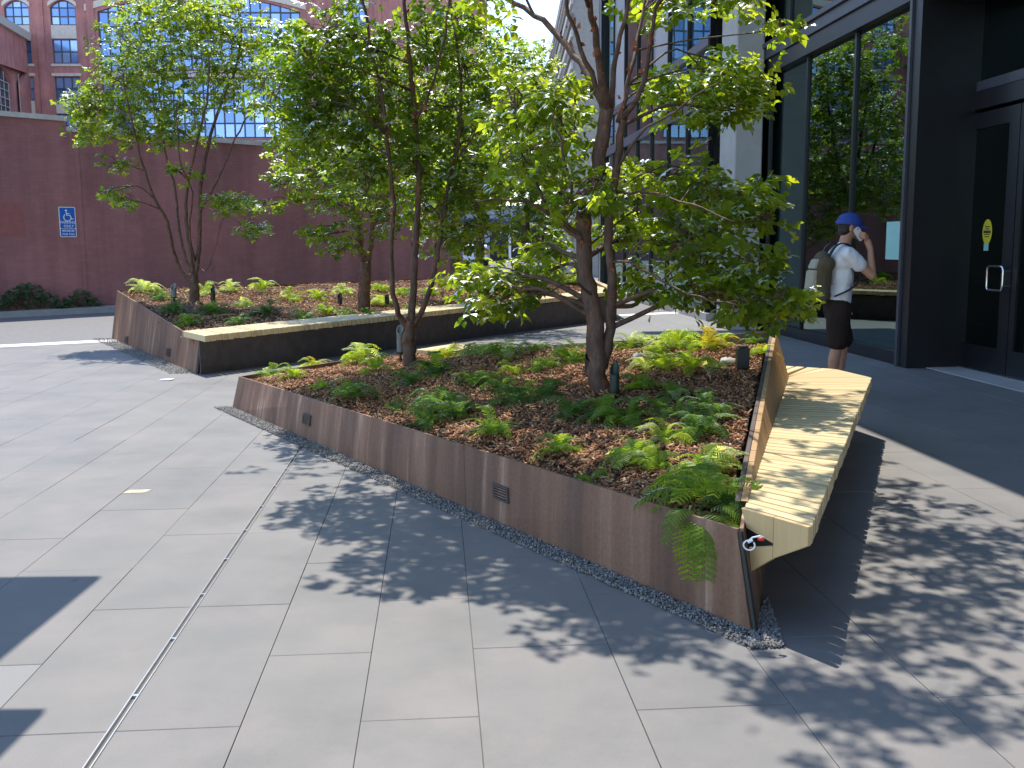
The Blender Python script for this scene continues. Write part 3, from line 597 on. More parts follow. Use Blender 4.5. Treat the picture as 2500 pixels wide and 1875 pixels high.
def tree(name, label, base, stems, blobs, leaf, group, clump_leaves=8, twig_r=0.004, flake=120, seed=1, dark=1.0):
    rg = np.random.default_rng(seed); t = empty(name, tuple(base), label, 'tree', group)
    tr = MB(); nodes_ = []
    for pts, r0, r1 in stems:
        c = catmull(pts, 4); k = len(c); rad = [r0 + (r1 - r0) * (i / (k - 1)) ** 0.8 for i in range(k)]
        c = [p + (rg.normal(0, 0.006, 3) if 0 < i < k - 1 else 0) for i, p in enumerate(c)]
        tr.tube(c, rad, 10)
        nodes_ += [(p, r) for p, r in zip(c, rad)]
    tr.build('trunk', 'bark', t, smooth=True)
    br = MB(); NP = np.array([p for p, r in nodes_]); Pl, Al, Nl, Sl, Cl = [], [], [], [], []
    for (cx, cy, cz, rx, ry, rz, n) in blobs:
        c = A3(cx, cy, cz); rad = A3(rx, ry, rz)
        dist = np.linalg.norm(NP - c, axis=1) + 1.2 * np.maximum(0, NP[:, 2] - c[2] + 0.1)
        j = int(np.argmin(dist)); a, ra = nodes_[j]
        m1 = lerp(a, c, .5) + rg.normal(0, .07, 3) + A3(0, 0, .08); e = c + (c - a) / (np.linalg.norm(c - a) + .01) * min(rx, ry) * .7
        cc = catmull([a, m1, c, e], 4); r_b = min(ra * .6, 0.022); k = len(cc); br.tube(cc, [r_b + (0.003 - r_b) * (i / (k - 1)) for i in range(k)], 6, cap=False); bl = np.array(cc)
        side = []
        for s_ in range(5):                                   # side branches through the blob
            q0 = bl[rg.integers(k // 3, k)]; v_ = rg.normal(0, 1, 3); v_ /= np.linalg.norm(v_); q1 = c + v_ * rad * .75
            mm = lerp(q0, q1, .5) + A3(0, 0, .05); c2 = catmull([q0, mm, q1], 3); side += c2
            br.tube(c2, [0.007 + (0.0028 - 0.007) * i / (len(c2) - 1) for i in range(len(c2))], 5, cap=False)
        SP = np.concatenate([bl[k // 3:], np.array(side)])
        for _ in range(n):
            v_ = rg.normal(0, 1, 3); v_ /= np.linalg.norm(v_); rr = rg.random() ** 0.45; p = c + v_ * rad * rr
            q = SP[int(np.argmin(np.linalg.norm(SP - p, axis=1)))]
            d = p - q; L = np.linalg.norm(d) + 1e-6; d /= L
            if L > 0.07: br.tube([q, lerp(q, p, .5) + A3(0, 0, .02), p], [twig_r, twig_r * .8, twig_r * .5], 4, cap=False)
            h = A3(d[0], d[1], d[2] * .3 + .02); h /= np.linalg.norm(h) + 1e-6; sd_ = np.cross(h, A3(0, 0, 1)); sd_ /= np.linalg.norm(sd_) + 1e-6
            cl_tone = rg.random()
            for i in range(clump_leaves):
                f = rg.random(); s = 1 if i % 2 else -1
                pos = p + h * (f * .20 - .05) + sd_ * s * rg.uniform(.0, .05) + rg.normal(0, .03, 3)
                ax = h * rg.uniform(.2, 1) + sd_ * s * rg.uniform(.2, 1.1) + A3(0, 0, rg.uniform(-.75, .15)); nn = A3(0, 0, 1) + rg.normal(0, .55, 3)
                g = rg.uniform(.75, 1.2) * (0.8 + 0.35 * cl_tone) * dark; y = rg.random()
                cbase = lerp((0.066, 0.120, 0.034), (0.205, 0.235, 0.026), (y * .6 + cl_tone * .4) ** 1.05)
                Pl.append(pos); Al.append(ax); Nl.append(nn); Sl.append(leaf * rg.uniform(.65, 1.2)); Cl.append(cbase * g)
    br.build('branches', 'bark', t, smooth=True)
    leaves('crown', np.array(Pl), np.array(Al), np.array(Nl), np.array(Sl), np.array(Cl), t)
    fk = MB()                                                  # curls of peeling bark
    big = [(p, r) for p, r in nodes_ if r > 0.012]
    for _ in range(flake):
        p, r = big[rg.integers(0, len(big))]; th = rg.random() * 2 * math.pi; d = A3(math.cos(th), math.sin(th), 0); s = np.cross(d, A3(0, 0, 1)); h = rg.uniform(.01, .04); w = rg.uniform(.006, .02); o = rg.uniform(.004, .022)
        q = p + A3(0, 0, rg.uniform(-.1, .1)) + d * r * .93
        fk.add([q - s * w, q + s * w, q + s * w * .8 + d * o * .4 + A3(0, 0, h * .5), q - s * w * .9 + d * o * .4 + A3(0, 0, h * .5), q + s * w * .5 + d * o + A3(0, 0, h), q - s * w * .7 + d * o + A3(0, 0, h * .9)], [(0, 1, 2, 3), (3, 2, 4, 5)])
    kind(fk.build('peeling_bark', 'bark_flake', t), 'stuff')
    return t
def S(*pp): return [at_y(px, py, y) for px, py, y in pp]
def Bp(px, py, rx, ry, y, hy, n):                               # blob given as seen in the photograph, at its own distance
    c = at_y(px, py, y); k = y / F_PX; return (c[0], c[1], c[2], rx * k, hy, ry * k, n)
TG = 'multi-stemmed paper-bark trees in the planters'
b1 = nbed.hit(1467, 958); y1 = b1[1]; lo = A3(0, 0, -.08)
st1 = [([b1 + lo] + S((1456, 880, y1), (1450, 780, y1 + .02), (1437, 700, y1 + .05), (1426, 610, y1 + .05), (1430, 520, y1), (1455, 430, y1 - .05), (1470, 340, y1 - .1), (1484, 262, y1 - .15)), 0.071, 0.044),
       (S((1484, 275, y1 - .15), (1452, 215, y1 - .05), (1400, 130, y1 + .2), (1325, 52, y1 + .45), (1235, -5, y1 + .7), (1150, -60, y1 + .9)), 0.033, 0.013),
       (S((1484, 270, y1 - .15), (1462, 140, y1 - .4), (1438, 10, y1 - .7), (1425, -120, y1 - 1.1)), 0.031, 0.012),
       (S((1480, 265, y1 - .15), (1430, 150, y1 - .2), (1390, 30, y1 - .3), (1350, -110, y1 - .5)), 0.021, 0.009),
       (S((1488, 270, y1 - .15), (1505, 150, y1 - .2), (1530, 20, y1 - .3), (1550, -140, y1 - .5)), 0.022, 0.009),
       (S((1470, 900, y1), (1488, 800, y1 + .02), (1493, 700, y1 - .05), (1488, 600, y1 - .1), (1490, 500, y1 - .1), (1508, 390, y1 - .1), (1520, 280, y1 - .15)), 0.039, 0.025),
       (S((1520, 290, y1 - .15), (1565, 220, y1 - .3), (1588, 110, y1 - .45), (1602, 20, y1 - .6), (1640, -120, y1 - .9)), 0.019, 0.009),
       (S((1508, 300, y1 - .15), (1540, 180, y1 - .1), (1562, 60, y1 + .1), (1590, -90, y1 + .3)), 0.017, 0.008),
       (S((1437, 600, y1 + .05), (1400, 565, y1 - .05), (1325, 512, y1 - .2), (1250, 487, y1 - .3), (1160, 489, y1 - .4)), 0.016, 0.006),
       (S((1428, 590, y1 + .05), (1345, 525, y1 + .2), (1300, 420, y1 + .35), (1258, 290, y1 + .5), (1235, 180, y1 + .6)), 0.017, 0.007),
       (S((1430, 540, y1), (1405, 505, y1 - .1), (1378, 390, y1 - .25), (1350, 280, y1 - .3)), 0.014, 0.006),
       (S((1444, 720, y1), (1400, 690, y1 - .2), (1330, 715, y1 - .4), (1230, 735, y1 - .6)), 0.010, 0.004),
       (S((1496, 640, y1 - .1), (1560, 650, y1 - .3), (1680, 720, y1 - .7), (1800, 745, y1 - 1.0)), 0.010, 0.004),
       (S((1502, 430, y1 - .1), (1560, 330, y1 - .3), (1650, 270, y1 - .5), (1760, 200, y1 - .7)), 0.011, 0.004),
       (S((1500, 470, y1 - .1), (1580, 470, y1 - .3), (1690, 500, y1 - .6), (1790, 540, y1 - .8)), 0.011, 0.004),
       (S((1436, 15, y1 - .7), (1380, -160, y1 - 1.2), (1300, -330, y1 - 1.8)), 0.012, 0.006), (S((1600, 20, y1 - .6), (1720, -130, y1 - .9), (1860, -260, y1 - 1.2)), 0.010, 0.005)]
bl1 = [Bp(1740, 195, 130, 55, 7.2, .4, 62), Bp(1650, 240, 90, 55, 7.3, .45, 34), Bp(1830, 200, 55, 40, 7.1, .3, 18), Bp(1760, 270, 100, 30, 7.2, .35, 26),
       Bp(1640, 440, 120, 60, 7.2, .5, 60), Bp(1780, 480, 100, 55, 7.0, .4, 46), Bp(1860, 540, 45, 40, 6.9, .25, 16), Bp(1560, 520, 80, 50, 7.3, .4, 26),
       Bp(1660, 590, 120, 60, 7.0, .45, 56), Bp(1780, 640, 110, 50, 6.9, .4, 46), Bp(1700, 700, 120, 45, 6.8, .4, 44), Bp(1840, 740, 100, 45, 6.7, .35, 44), Bp(1920, 735, 60, 28, 6.6, .25, 20), Bp(1580, 690, 60, 40, 7.0, .3, 18),
       Bp(1360, 290, 85, 110, y1 + .3, .6, 60), Bp(1260, 265, 95, 95, y1 + .4, .6, 56), Bp(1300, 400, 110, 70, y1 + .1, .6, 46), Bp(1430, 470, 80, 60, y1 - .4, .35, 22), Bp(1370, 500, 60, 40, y1 - .1, .4, 16),
       Bp(1250, 705, 110, 45, 7.2, .5, 34), Bp(1340, 660, 70, 45, 7.4, .4, 14), Bp(1160, 690, 70, 40, 7.2, .4, 18), Bp(1330, 590, 60, 30, 7.4, .3, 14), Bp(1200, 740, 90, 25, 7.1, .4, 12),
       Bp(1190, 2, 60, 24, y1 + .4, .4, 12), Bp(1650, 20, 120, 30, 7.2, .4, 24), Bp(1760, 5, 90, 30, 7.0, .4, 18), Bp(1890, 75, 40, 22, 7.0, .2, 9), Bp(1530, 590, 45, 60, 7.3, .3, 14),
       (-0.75, 7.0, 3.9, .55, .55, .35, 120), (-.35, 6.35, 4.0, .6, .5, .35, 130), (.08, 5.8, 4.1, .5, .45, .3, 100), (-1.2, 7.7, 3.8, .45, .45, .3, 40), (-1.5, 7.15, 3.8, .4, .4, .28, 44), (-1.0, 6.35, 3.9, .38, .38, .28, 36),
       (1.55, 6.7, 4.5, .45, .45, .3, 44), (1.1, 6.0, 4.5, .45, .42, .28, 46), (.65, 5.25, 4.6, .42, .4, .28, 42), (1.95, 7.2, 4.4, .42, .4, .3, 26), (0.4, 8.4, 5.2, 1.0, .9, .5, 60), (1.3, 8.9, 5.4, .8, .8, .5, 44)]
bl1 = [b[:6] + (int(b[6] * (.66 if b[2] < 3.6 else .9)),) for b in bl1]
tree('paperbark_tree', 'largest tree with thick forked rusty trunk in the middle of the near planter', b1, st1, bl1, 0.072, TG, 7, flake=120, seed=3)
b2 = nbed.hit(1000, 890); y2 = b2[1]
st2 = [([b2 + lo] + S((1000, 850, y2), (1000, 810, y2), (1002, 785, y2)), 0.064, 0.052),
       (S((998, 805, y2), (975, 765, y2 - .05), (958, 700, y2 - .1), (955, 600, y2 - .12), (962, 500, y2 - .1), (950, 380, y2 - .15), (935, 250, y2 - .2), (905, 120, y2 - .3), (880, -40, y2 - .4)), 0.029, 0.011),
       (S((1003, 800, y2), (1008, 700, y2 + .05), (1014, 600, y2 + .08), (1022, 480, y2 + .1), (1020, 350, y2 + .1), (1008, 220, y2 + .05), (995, 90, y2), (985, -80, y2 - .1)), 0.038, 0.015),
       (S((1008, 795, y2), (1040, 735, y2 + .1), (1062, 650, y2 + .2), (1078, 560, y2 + .25), (1100, 430, y2 + .3), (1125, 300, y2 + .35), (1120, 150, y2 + .4), (1100, 0, y2 + .4)), 0.029, 0.011),
       (S((1012, 300, y2), (1060, 200, y2 - .2), (1085, 80, y2 - .4), (1110, -60, y2 - .5)), 0.015, 0.007), (S((1000, 220, y2), (930, 190, y2 - .3), (860, 165, y2 - .5), (780, 150, y2 - .7)), 0.013, 0.004),
       (S((945, 330, y2 - .15), (880, 270, y2 - .4), (800, 200, y2 - .6)), 0.012, 0.004), (S((1108, 400, y2 + .3), (1160, 330, y2 + .2), (1220, 290, y2 + .1)), 0.012, 0.005), (S((1080, 560, y2 + .2), (1130, 540, y2), (1190, 560, y2 - .2)), 0.008, 0.004)]
bl2 = [Bp(740, 150, 95, 70, 9.0, .6, 60), Bp(700, 260, 70, 80, 9.0, .5, 44), Bp(830, 90, 110, 80, 9.2, .7, 66), Bp(830, 230, 110, 90, 9.2, .7, 66), Bp(760, 340, 95, 70, 9.1, .6, 50),
       Bp(930, 150, 110, 100, 9.5, .8, 66), Bp(920, 310, 110, 90, 9.4, .7, 60), Bp(1030, 120, 100, 90, 9.7, .7, 56), Bp(1060, 270, 100, 90, 9.8, .7, 60), Bp(1000, 400, 110, 60, 9.5, .6, 46),
       Bp(1140, 200, 80, 80, 10.0, .6, 38), Bp(1130, 350, 90, 70, 10.0, .6, 46), Bp(1120, 480, 90, 60, 9.8, .5, 38), Bp(870, 430, 80, 50, 9.2, .5, 28), Bp(1110, 600, 60, 45, 9.5, .4, 22),
       Bp(1110, 50, 70, 60, 9.9, .6, 34), Bp(1190, 300, 80, 90, 9.9, .6, 46), Bp(1170, 440, 90, 60, 9.8, .5, 40), Bp(1190, 560, 70, 45, 9.6, .4, 22), Bp(1050, 520, 80, 50, 9.6, .5, 26),
       (-1.3, 9.4, 5.0, 1.2, 1.1, .6, 90), (-0.4, 9.8, 4.9, .9, .9, .5, 50)]
bl2 = [b[:6] + (int(b[6] * .98),) for b in bl2]
tree('paperbark_tree', 'three-stemmed tree at the back left corner of the near planter', b2, st2, bl2, 0.064, TG, 7, flake=160, seed=5)
b3 = fbed.hit(474, 735); y3 = b3[1]
st3 = [([b3 + lo] + S((475, 715, y3), (474, 690, y3), (472, 668, y3)), 0.085, 0.072),
       (S((470, 690, y3), (440, 655, y3), (420, 600, y3 - .1), (408, 540, y3 - .2), (385, 500, y3 - .3), (360, 440, y3 - .4), (335, 350, y3 - .6), (318, 280, y3 - .7), (300, 180, y3 - .8)), 0.036, 0.012),
       (S((472, 680, y3), (450, 620, y3 + .1), (435, 540, y3 + .2), (428, 460, y3 + .3), (405, 380, y3 + .4), (395, 280, y3 + .5), (380, 160, y3 + .6)), 0.031, 0.011),
       (S((472, 675, y3), (462, 600, y3 - .1), (455, 520, y3 - .1), (460, 440, y3 - .2), (480, 350, y3 - .3), (505, 250, y3 - .4), (510, 140, y3 - .5)), 0.036, 0.013),
       (S((476, 680, y3), (485, 610, y3), (488, 520, y3), (490, 450, y3), (515, 330, y3 + .1), (545, 240, y3 + .2), (575, 170, y3 + .3), (590, 60, y3 + .4)), 0.043, 0.014),
       (S((488, 520, y3), (530, 440, y3 - .2), (575, 340, y3 - .3), (615, 260, y3 - .4), (650, 190, y3 - .5)), 0.022, 0.009), (S((480, 640, y3), (505, 660, y3 - .2), (530, 590, y3 - .3), (540, 540, y3 - .4), (570, 505, y3 - .5)), 0.010, 0.005),
       (S((478, 640, y3), (462, 560, y3 - .4), (470, 470, y3 - .6), (440, 390, y3 - .8), (430, 250, y3 - .9)), 0.019, 0.009)]
bl3 = [Bp(430, 60, 130, 70, 16.2, 1.0, 66), Bp(560, 90, 120, 80, 16.6, 1.0, 66), Bp(330, 120, 95, 75, 16.0, .9, 60), Bp(440, 180, 130, 80, 16.2, 1.0, 76), Bp(570, 210, 100, 70, 16.5, .9, 50), Bp(290, 200, 95, 70, 15.9, .8, 58), Bp(380, 270, 110, 60, 16.0, .9, 58),
       Bp(240, 270, 60, 55, 15.8, .6, 34), Bp(320, 320, 80, 45, 15.9, .7, 34), Bp(195, 265, 35, 40, 15.7, .4, 12), Bp(220, 325, 50, 25, 15.7, .4, 13), Bp(450, 330, 70, 50, 16.0, .7, 26), Bp(640, 140, 60, 70, 16.6, .8, 34), Bp(280, 400, 40, 25, 15.6, .4, 8), Bp(270, 470, 38, 22, 15.5, .4, 9),
       Bp(310, 490, 22, 20, 15.5, .3, 5), Bp(450, 425, 25, 22, 15.8, .3, 6), Bp(590, 500, 55, 25, 15.6, .5, 22), Bp(610, 560, 45, 20, 15.5, .4, 14), Bp(540, 490, 30, 22, 15.6, .4, 10), (-5.6, 16.6, 5.6, 1.4, 1.3, .6, 60), Bp(490, 20, 150, 40, 15.8, .9, 50)]
bl3 = [b[:6] + (int(b[6] * 1.5),) for b in bl3]
tree('paperbark_tree', 'wide bushy tree with a fan of thin stems at the left of the far planter', b3, st3, bl3, 0.058, TG, 9, flake=80, seed=7)
b4 = fbed.hit(888, 756); y4 = b4[1]
st4 = [([b4 + lo] + S((889, 720, y4), (892, 670, y4), (893, 640, y4)), .105, .088),
       (S((890, 670, y4), (880, 600, y4), (868, 520, y4 - .1), (850, 440, y4 - .2), (832, 350, y4 - .3), (815, 240, y4 - .4)), .05, .018), (S((894, 660, y4), (905, 600, y4), (908, 540, y4), (898, 470, y4), (905, 380, y4 + .1), (915, 250, y4 + .2)), .05, .018),
       (S((892, 640, y4), (880, 560, y4 + .3), (870, 480, y4 + .5), (870, 400, y4 + .6), (850, 300, y4 + .7)), .034, .014), (S((908, 560, y4), (950, 460, y4 + .1), (985, 360, y4 + .2), (1000, 260, y4 + .3)), .03, .012)]
bl4 = [Bp(770, 420, 80, 50, 14.8, .8, 46), Bp(700, 450, 60, 35, 14.6, .6, 26), Bp(660, 500, 35, 20, 14.5, .4, 9), Bp(830, 490, 75, 55, 14.6, .7, 40), Bp(900, 420, 100, 70, 15.0, .8, 56), Bp(810, 570, 75, 28, 14.4, .6, 26), Bp(840, 610, 45, 20, 14.4, .4, 12), Bp(950, 540, 50, 50, 14.8, .6, 22),
       Bp(930, 480, 90, 60, 15.0, .8, 40), Bp(1000, 440, 90, 80, 15.2, .8, 40), Bp(850, 320, 130, 90, 15.2, 1.0, 60), Bp(960, 300, 110, 90, 15.3, 1.0, 50), Bp(780, 330, 80, 60, 15.0, .8, 36), Bp(690, 400, 45, 40, 14.8, .5, 16), Bp(880, 180, 140, 90, 15.2, 1.1, 60)]
tree('paperbark_tree', 'rusty-trunked tree in the middle of the far planter in front of the brick wall', b4, st4, bl4, 0.062, TG, 8, flake=80, seed=9)
b5 = fbed.hit(1118, 692); y5 = b5[1]
st5 = [([b5 + lo] + S((1112, 660, y5), (1108, 600, y5), (1100, 540, y5), (1105, 480, y5)), .13, .085), (S((1105, 500, y5), (1080, 400, y5), (1060, 280, y5 + .2), (1040, 150, y5 + .3)), .06, .02), (S((1105, 490, y5), (1130, 390, y5), (1140, 260, y5), (1150, 130, y5)), .06, .02), (S((1104, 520, y5), (1160, 440, y5 - .2), (1200, 340, y5 - .3), (1225, 220, y5 - .4)), .045, .016)]
bl5 = [Bp(1060, 330, 110, 90, 18.3, 1.0, 60), Bp(1180, 350, 100, 90, 18.3, 1.0, 60), Bp(1230, 255, 100, 75, 18.4, 1.0, 60), Bp(1100, 200, 110, 90, 18.4, 1.0, 56), Bp(1080, 450, 90, 50, 18.0, .8, 36), Bp(1190, 450, 70, 30, 18.0, .7, 22), Bp(1300, 340, 80, 90, 18.5, .9, 40), Bp(1275, 190, 60, 30, 18.5, .7, 16), Bp(1060, 560, 50, 40, 17.8, .6, 16), Bp(1340, 430, 50, 60, 18.3, .7, 18)]
tree('paperbark_tree', 'dark tree at the right end of the far planter, half hidden by nearer branches', b5, st5, bl5, 0.066, TG, 8, flake=60, seed=13)

b6 = A3(-.75, 24.6, fbed.z(-.75, 24.6)[0])
st6 = [([b6 + lo, b6 + A3(0, 0, .8), b6 + A3(.02, 0, 1.5)], .13, .09), ([b6 + A3(.02, 0, 1.4), b6 + A3(.4, .1, 2.6), b6 + A3(.7, .2, 4.2)], .06, .02), ([b6 + A3(.0, 0, 1.4), b6 + A3(-.4, -.1, 2.7), b6 + A3(-.8, .2, 4.3)], .06, .02), ([b6 + A3(.02, 0, 1.45), b6 + A3(.1, -.4, 2.8), b6 + A3(.0, -.6, 4.6)], .06, .02)]
bl6 = [(-.75 + dx, 24.6 + dy, dz, 1.0, 1.0, .75, 80) for dx, dy, dz in ((.9, -.3, 2.6), (-.8, -.4, 2.7), (.2, -.9, 2.9), (1.1, .4, 3.5), (-1.0, .3, 3.6), (.1, .8, 3.3), (.5, -.6, 4.1), (-.6, -.5, 4.3), (.9, .1, 4.8), (0, 0, 5.2), (-.7, .4, 5.0), (1.3, -.2, 1.9), (.3, .2, 6.0), (-.4, -.2, 6.2), (.8, -.3, 5.7))]
tree('paperbark_tree', 'farthest tree at the back of the far planter, seen mainly mirrored in the glass front', b6, st6, bl6, 0.085, TG, 8, flake=40, seed=17)
b7 = A3(.4, 25.6, fbed.z(.4, 25.5)[0])
st7 = [([b7 + lo, b7 + A3(0, 0, .8), b7 + A3(.02, 0, 1.7)], .075, .06), ([b7 + A3(.02, 0, 1.5), b7 + A3(.3, .1, 2.8), b7 + A3(.4, .2, 4.6)], .045, .02), ([b7 + A3(.0, 0, 1.5), b7 + A3(-.3, -.1, 2.8), b7 + A3(-.4, .2, 4.6)], .045, .02)]
bl7 = [(.4 + dx, 25.6 + dy, dz, .75, .8, .7, 62) for dx, dy, dz in ((.5, -.3, 3.1), (-.5, .3, 3.2), (.1, .8, 3.6), (.6, .3, 4.3), (-.5, -.2, 4.3), (.1, 0, 5.2), (.2, .5, 6.0), (.7, .0, 2.4))]
tree('paperbark_tree', 'slim tree at the far end of the far planter, seen mainly mirrored in the glass', b7, st7, bl7, 0.085, TG, 8, flake=30, seed=19)
# ================================================================== FERNS
def frond_mesh(name, L, rise, droop, npin, seed, hue):
    rg = np.random.default_rng(seed); v = []; f = []; c = []
    def pt(t): return A3(L * (t - .12 * t * t), 0, rise * math.sin(min(1, t * 1.25) * math.pi * .5) - droop * t ** 2.4)
    rp = [pt(i / 10) for i in range(11)]
    for i, p in enumerate(rp):
        w = .004 * (1 - i / 11) + .0008; v += [p + A3(0, w, 0), p - A3(0, w, 0)]; c += [hue * .9] * 2
    f += [(2 * i, 2 * i + 1, 2 * i + 3, 2 * i + 2) for i in range(10)]
    for i in range(npin):
        t = .14 + .86 * (i + .5) / npin; p = pt(t); tg = pt(min(1, t + .02)) - p; tg /= np.linalg.norm(tg) + 1e-9
        ln_ = L * .30 * (math.sin(math.pi * min(1, (.18 + .82 * (1 - t)) ** .8)) ** .6 if t > .25 else .62 + t) * (1 - .55 * t) * rg.uniform(.9, 1.1) + .006
        for s in (1, -1):
            d = A3(0, s, 0) * .9 + tg * .45 + A3(0, 0, -.18 + rg.normal(0, .06)); d /= np.linalg.norm(d); w = tg * (L * .5 / npin) * 1.05; o = len(v); tone = hue * rg.uniform(.85, 1.2); nl = 4
            pts = [p - w * .6]                                # lobed outline: tip side, then back
            up = A3(0, 0, .006)
            ringp = []
            for j in range(nl):
                u = (j + .5) / nl; ringp.append(p + d * ln_ * u + w * (1.0 - u * .55) + up * .2); ringp.append(p + d * ln_ * (u + .35 / nl) + w * (.45 - u * .3))
            ringp.append(p + d * ln_ - A3(0, 0, ln_ * .12))
            for j in reversed(range(nl)):
                u = (j + .5) / nl; ringp.append(p + d * ln_ * (u + .35 / nl) - w * (.45 - u * .3)); ringp.append(p + d * ln_ * u - w * (1.0 - u * .55) + up * .2)
            ctr = [p, p + d * ln_ * .5 + up]
            allp = [p, p + d * ln_ * .55 - up] + ringp; v += allp; c += [tone] * len(allp)
            m_ = len(ringp); idx = [o + 2 + q for q in range(m_)]
            for q in range(m_ - 1):
                hub = o if (q < 3 or q > m_ - 5) else o + 1
                f.append((idx[q], idx[q + 1], hub))
            f += [(o, idx[3], o + 1), (o, o + 1, idx[m_ - 4])]
    me = bpy.data.meshes.new(name); me.from_pydata([tuple(p) for p in v], [], f)
    ca = me.color_attributes.new('Col', 'FLOAT_COLOR', 'POINT'); cc = np.ones((len(v), 4), np.float32); cc[:, :3] = np.clip(np.array(c), 0, 1); ca.data.foreach_set('color', cc.ravel()); me.materials.append(MATS['fern']); return me
HUES = {'dark': A3(0.085, 0.145, 0.055), 'mid': A3(0.135, 0.205, 0.045), 'lime': A3(0.22, 0.28, 0.04), 'pale': A3(0.30, 0.34, 0.21), 'rust': A3(0.27, 0.23, 0.035)}  # dark and lime put shade and sun into the frond colour
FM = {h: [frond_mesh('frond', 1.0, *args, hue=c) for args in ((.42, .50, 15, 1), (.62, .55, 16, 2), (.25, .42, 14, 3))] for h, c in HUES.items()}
def fern(pos, size, hue, nf, label, group, second=None, lean=None):
    nf = int(nf * 1.5); size *= .9; t = empty('fern', tuple(pos), label, 'fern', group); a0 = random.random() * 6.28
    for k in range(nf):
        h = hue if not (second and random.random() < .3) else second
        me = random.choice(FM[h]); s = size * random.uniform(.65, 1.15); a = a0 + 2 * math.pi * k / nf + random.uniform(-.3, .3)
        o = inst('frond', me, pos, t, (random.uniform(-.35, .35), random.uniform(-.75, .2), a), (s, s * random.uniform(.85, 1.15), s))
    return t
NG, FG = 'ferns growing in the near planter', 'ferns growing in the far planter'
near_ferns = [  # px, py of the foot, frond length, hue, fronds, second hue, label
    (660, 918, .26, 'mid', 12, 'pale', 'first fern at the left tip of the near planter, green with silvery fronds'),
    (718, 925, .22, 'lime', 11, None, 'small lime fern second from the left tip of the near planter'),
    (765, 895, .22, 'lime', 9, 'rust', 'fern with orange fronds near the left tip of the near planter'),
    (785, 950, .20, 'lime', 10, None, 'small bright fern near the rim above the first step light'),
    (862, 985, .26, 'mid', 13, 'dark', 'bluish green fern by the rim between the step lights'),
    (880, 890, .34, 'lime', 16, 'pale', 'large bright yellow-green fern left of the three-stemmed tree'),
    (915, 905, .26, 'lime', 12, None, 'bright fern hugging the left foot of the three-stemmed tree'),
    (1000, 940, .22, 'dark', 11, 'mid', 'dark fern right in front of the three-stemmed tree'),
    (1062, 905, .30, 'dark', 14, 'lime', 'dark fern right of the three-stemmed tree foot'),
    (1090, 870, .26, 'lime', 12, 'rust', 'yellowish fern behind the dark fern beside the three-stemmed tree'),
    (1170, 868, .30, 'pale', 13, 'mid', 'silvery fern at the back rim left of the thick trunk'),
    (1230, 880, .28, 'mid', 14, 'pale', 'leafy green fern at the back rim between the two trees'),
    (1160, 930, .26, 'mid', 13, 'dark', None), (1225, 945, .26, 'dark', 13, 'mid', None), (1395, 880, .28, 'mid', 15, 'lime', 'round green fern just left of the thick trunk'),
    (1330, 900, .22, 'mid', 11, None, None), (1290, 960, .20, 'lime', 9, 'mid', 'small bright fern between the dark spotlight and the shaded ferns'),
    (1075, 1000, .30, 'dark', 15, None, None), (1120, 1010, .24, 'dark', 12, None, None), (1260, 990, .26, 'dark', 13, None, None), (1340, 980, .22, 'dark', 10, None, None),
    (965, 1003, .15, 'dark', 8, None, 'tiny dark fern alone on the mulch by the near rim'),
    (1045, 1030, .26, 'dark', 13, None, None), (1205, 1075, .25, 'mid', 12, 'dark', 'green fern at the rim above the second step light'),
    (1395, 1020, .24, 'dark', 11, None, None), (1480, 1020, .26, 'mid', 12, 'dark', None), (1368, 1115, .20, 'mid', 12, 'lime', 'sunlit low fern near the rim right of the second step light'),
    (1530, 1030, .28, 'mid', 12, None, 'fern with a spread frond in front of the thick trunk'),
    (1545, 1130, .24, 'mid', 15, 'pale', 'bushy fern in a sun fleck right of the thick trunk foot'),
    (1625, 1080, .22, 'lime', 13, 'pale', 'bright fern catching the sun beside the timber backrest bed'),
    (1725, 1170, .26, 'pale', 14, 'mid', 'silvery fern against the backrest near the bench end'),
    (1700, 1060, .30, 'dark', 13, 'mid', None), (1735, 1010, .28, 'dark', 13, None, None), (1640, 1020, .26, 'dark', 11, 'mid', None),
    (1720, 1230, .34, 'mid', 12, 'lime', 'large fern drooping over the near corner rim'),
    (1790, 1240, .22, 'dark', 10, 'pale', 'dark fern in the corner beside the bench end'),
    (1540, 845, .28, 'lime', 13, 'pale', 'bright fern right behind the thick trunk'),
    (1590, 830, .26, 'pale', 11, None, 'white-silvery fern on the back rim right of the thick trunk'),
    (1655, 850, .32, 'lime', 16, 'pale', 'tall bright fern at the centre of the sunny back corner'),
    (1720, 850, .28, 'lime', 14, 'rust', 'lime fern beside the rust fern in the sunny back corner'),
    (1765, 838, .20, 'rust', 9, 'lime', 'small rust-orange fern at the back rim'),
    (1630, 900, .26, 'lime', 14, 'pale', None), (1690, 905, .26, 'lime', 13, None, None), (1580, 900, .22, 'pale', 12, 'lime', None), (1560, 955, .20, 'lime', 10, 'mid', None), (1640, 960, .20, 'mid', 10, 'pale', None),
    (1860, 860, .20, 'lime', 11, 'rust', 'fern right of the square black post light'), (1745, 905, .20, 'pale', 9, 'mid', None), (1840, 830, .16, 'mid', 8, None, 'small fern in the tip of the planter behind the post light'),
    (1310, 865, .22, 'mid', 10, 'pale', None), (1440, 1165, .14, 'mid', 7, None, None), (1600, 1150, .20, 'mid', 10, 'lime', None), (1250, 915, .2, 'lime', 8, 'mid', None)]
DEF = {'dark': 'dark green fern in the shade of the trees in the near planter', 'mid': 'mid green fern among others in the near planter', 'lime': 'yellow-green sunlit fern in the back corner of the near planter', 'pale': 'pale silvery fern among the sunlit ferns of the near planter'}
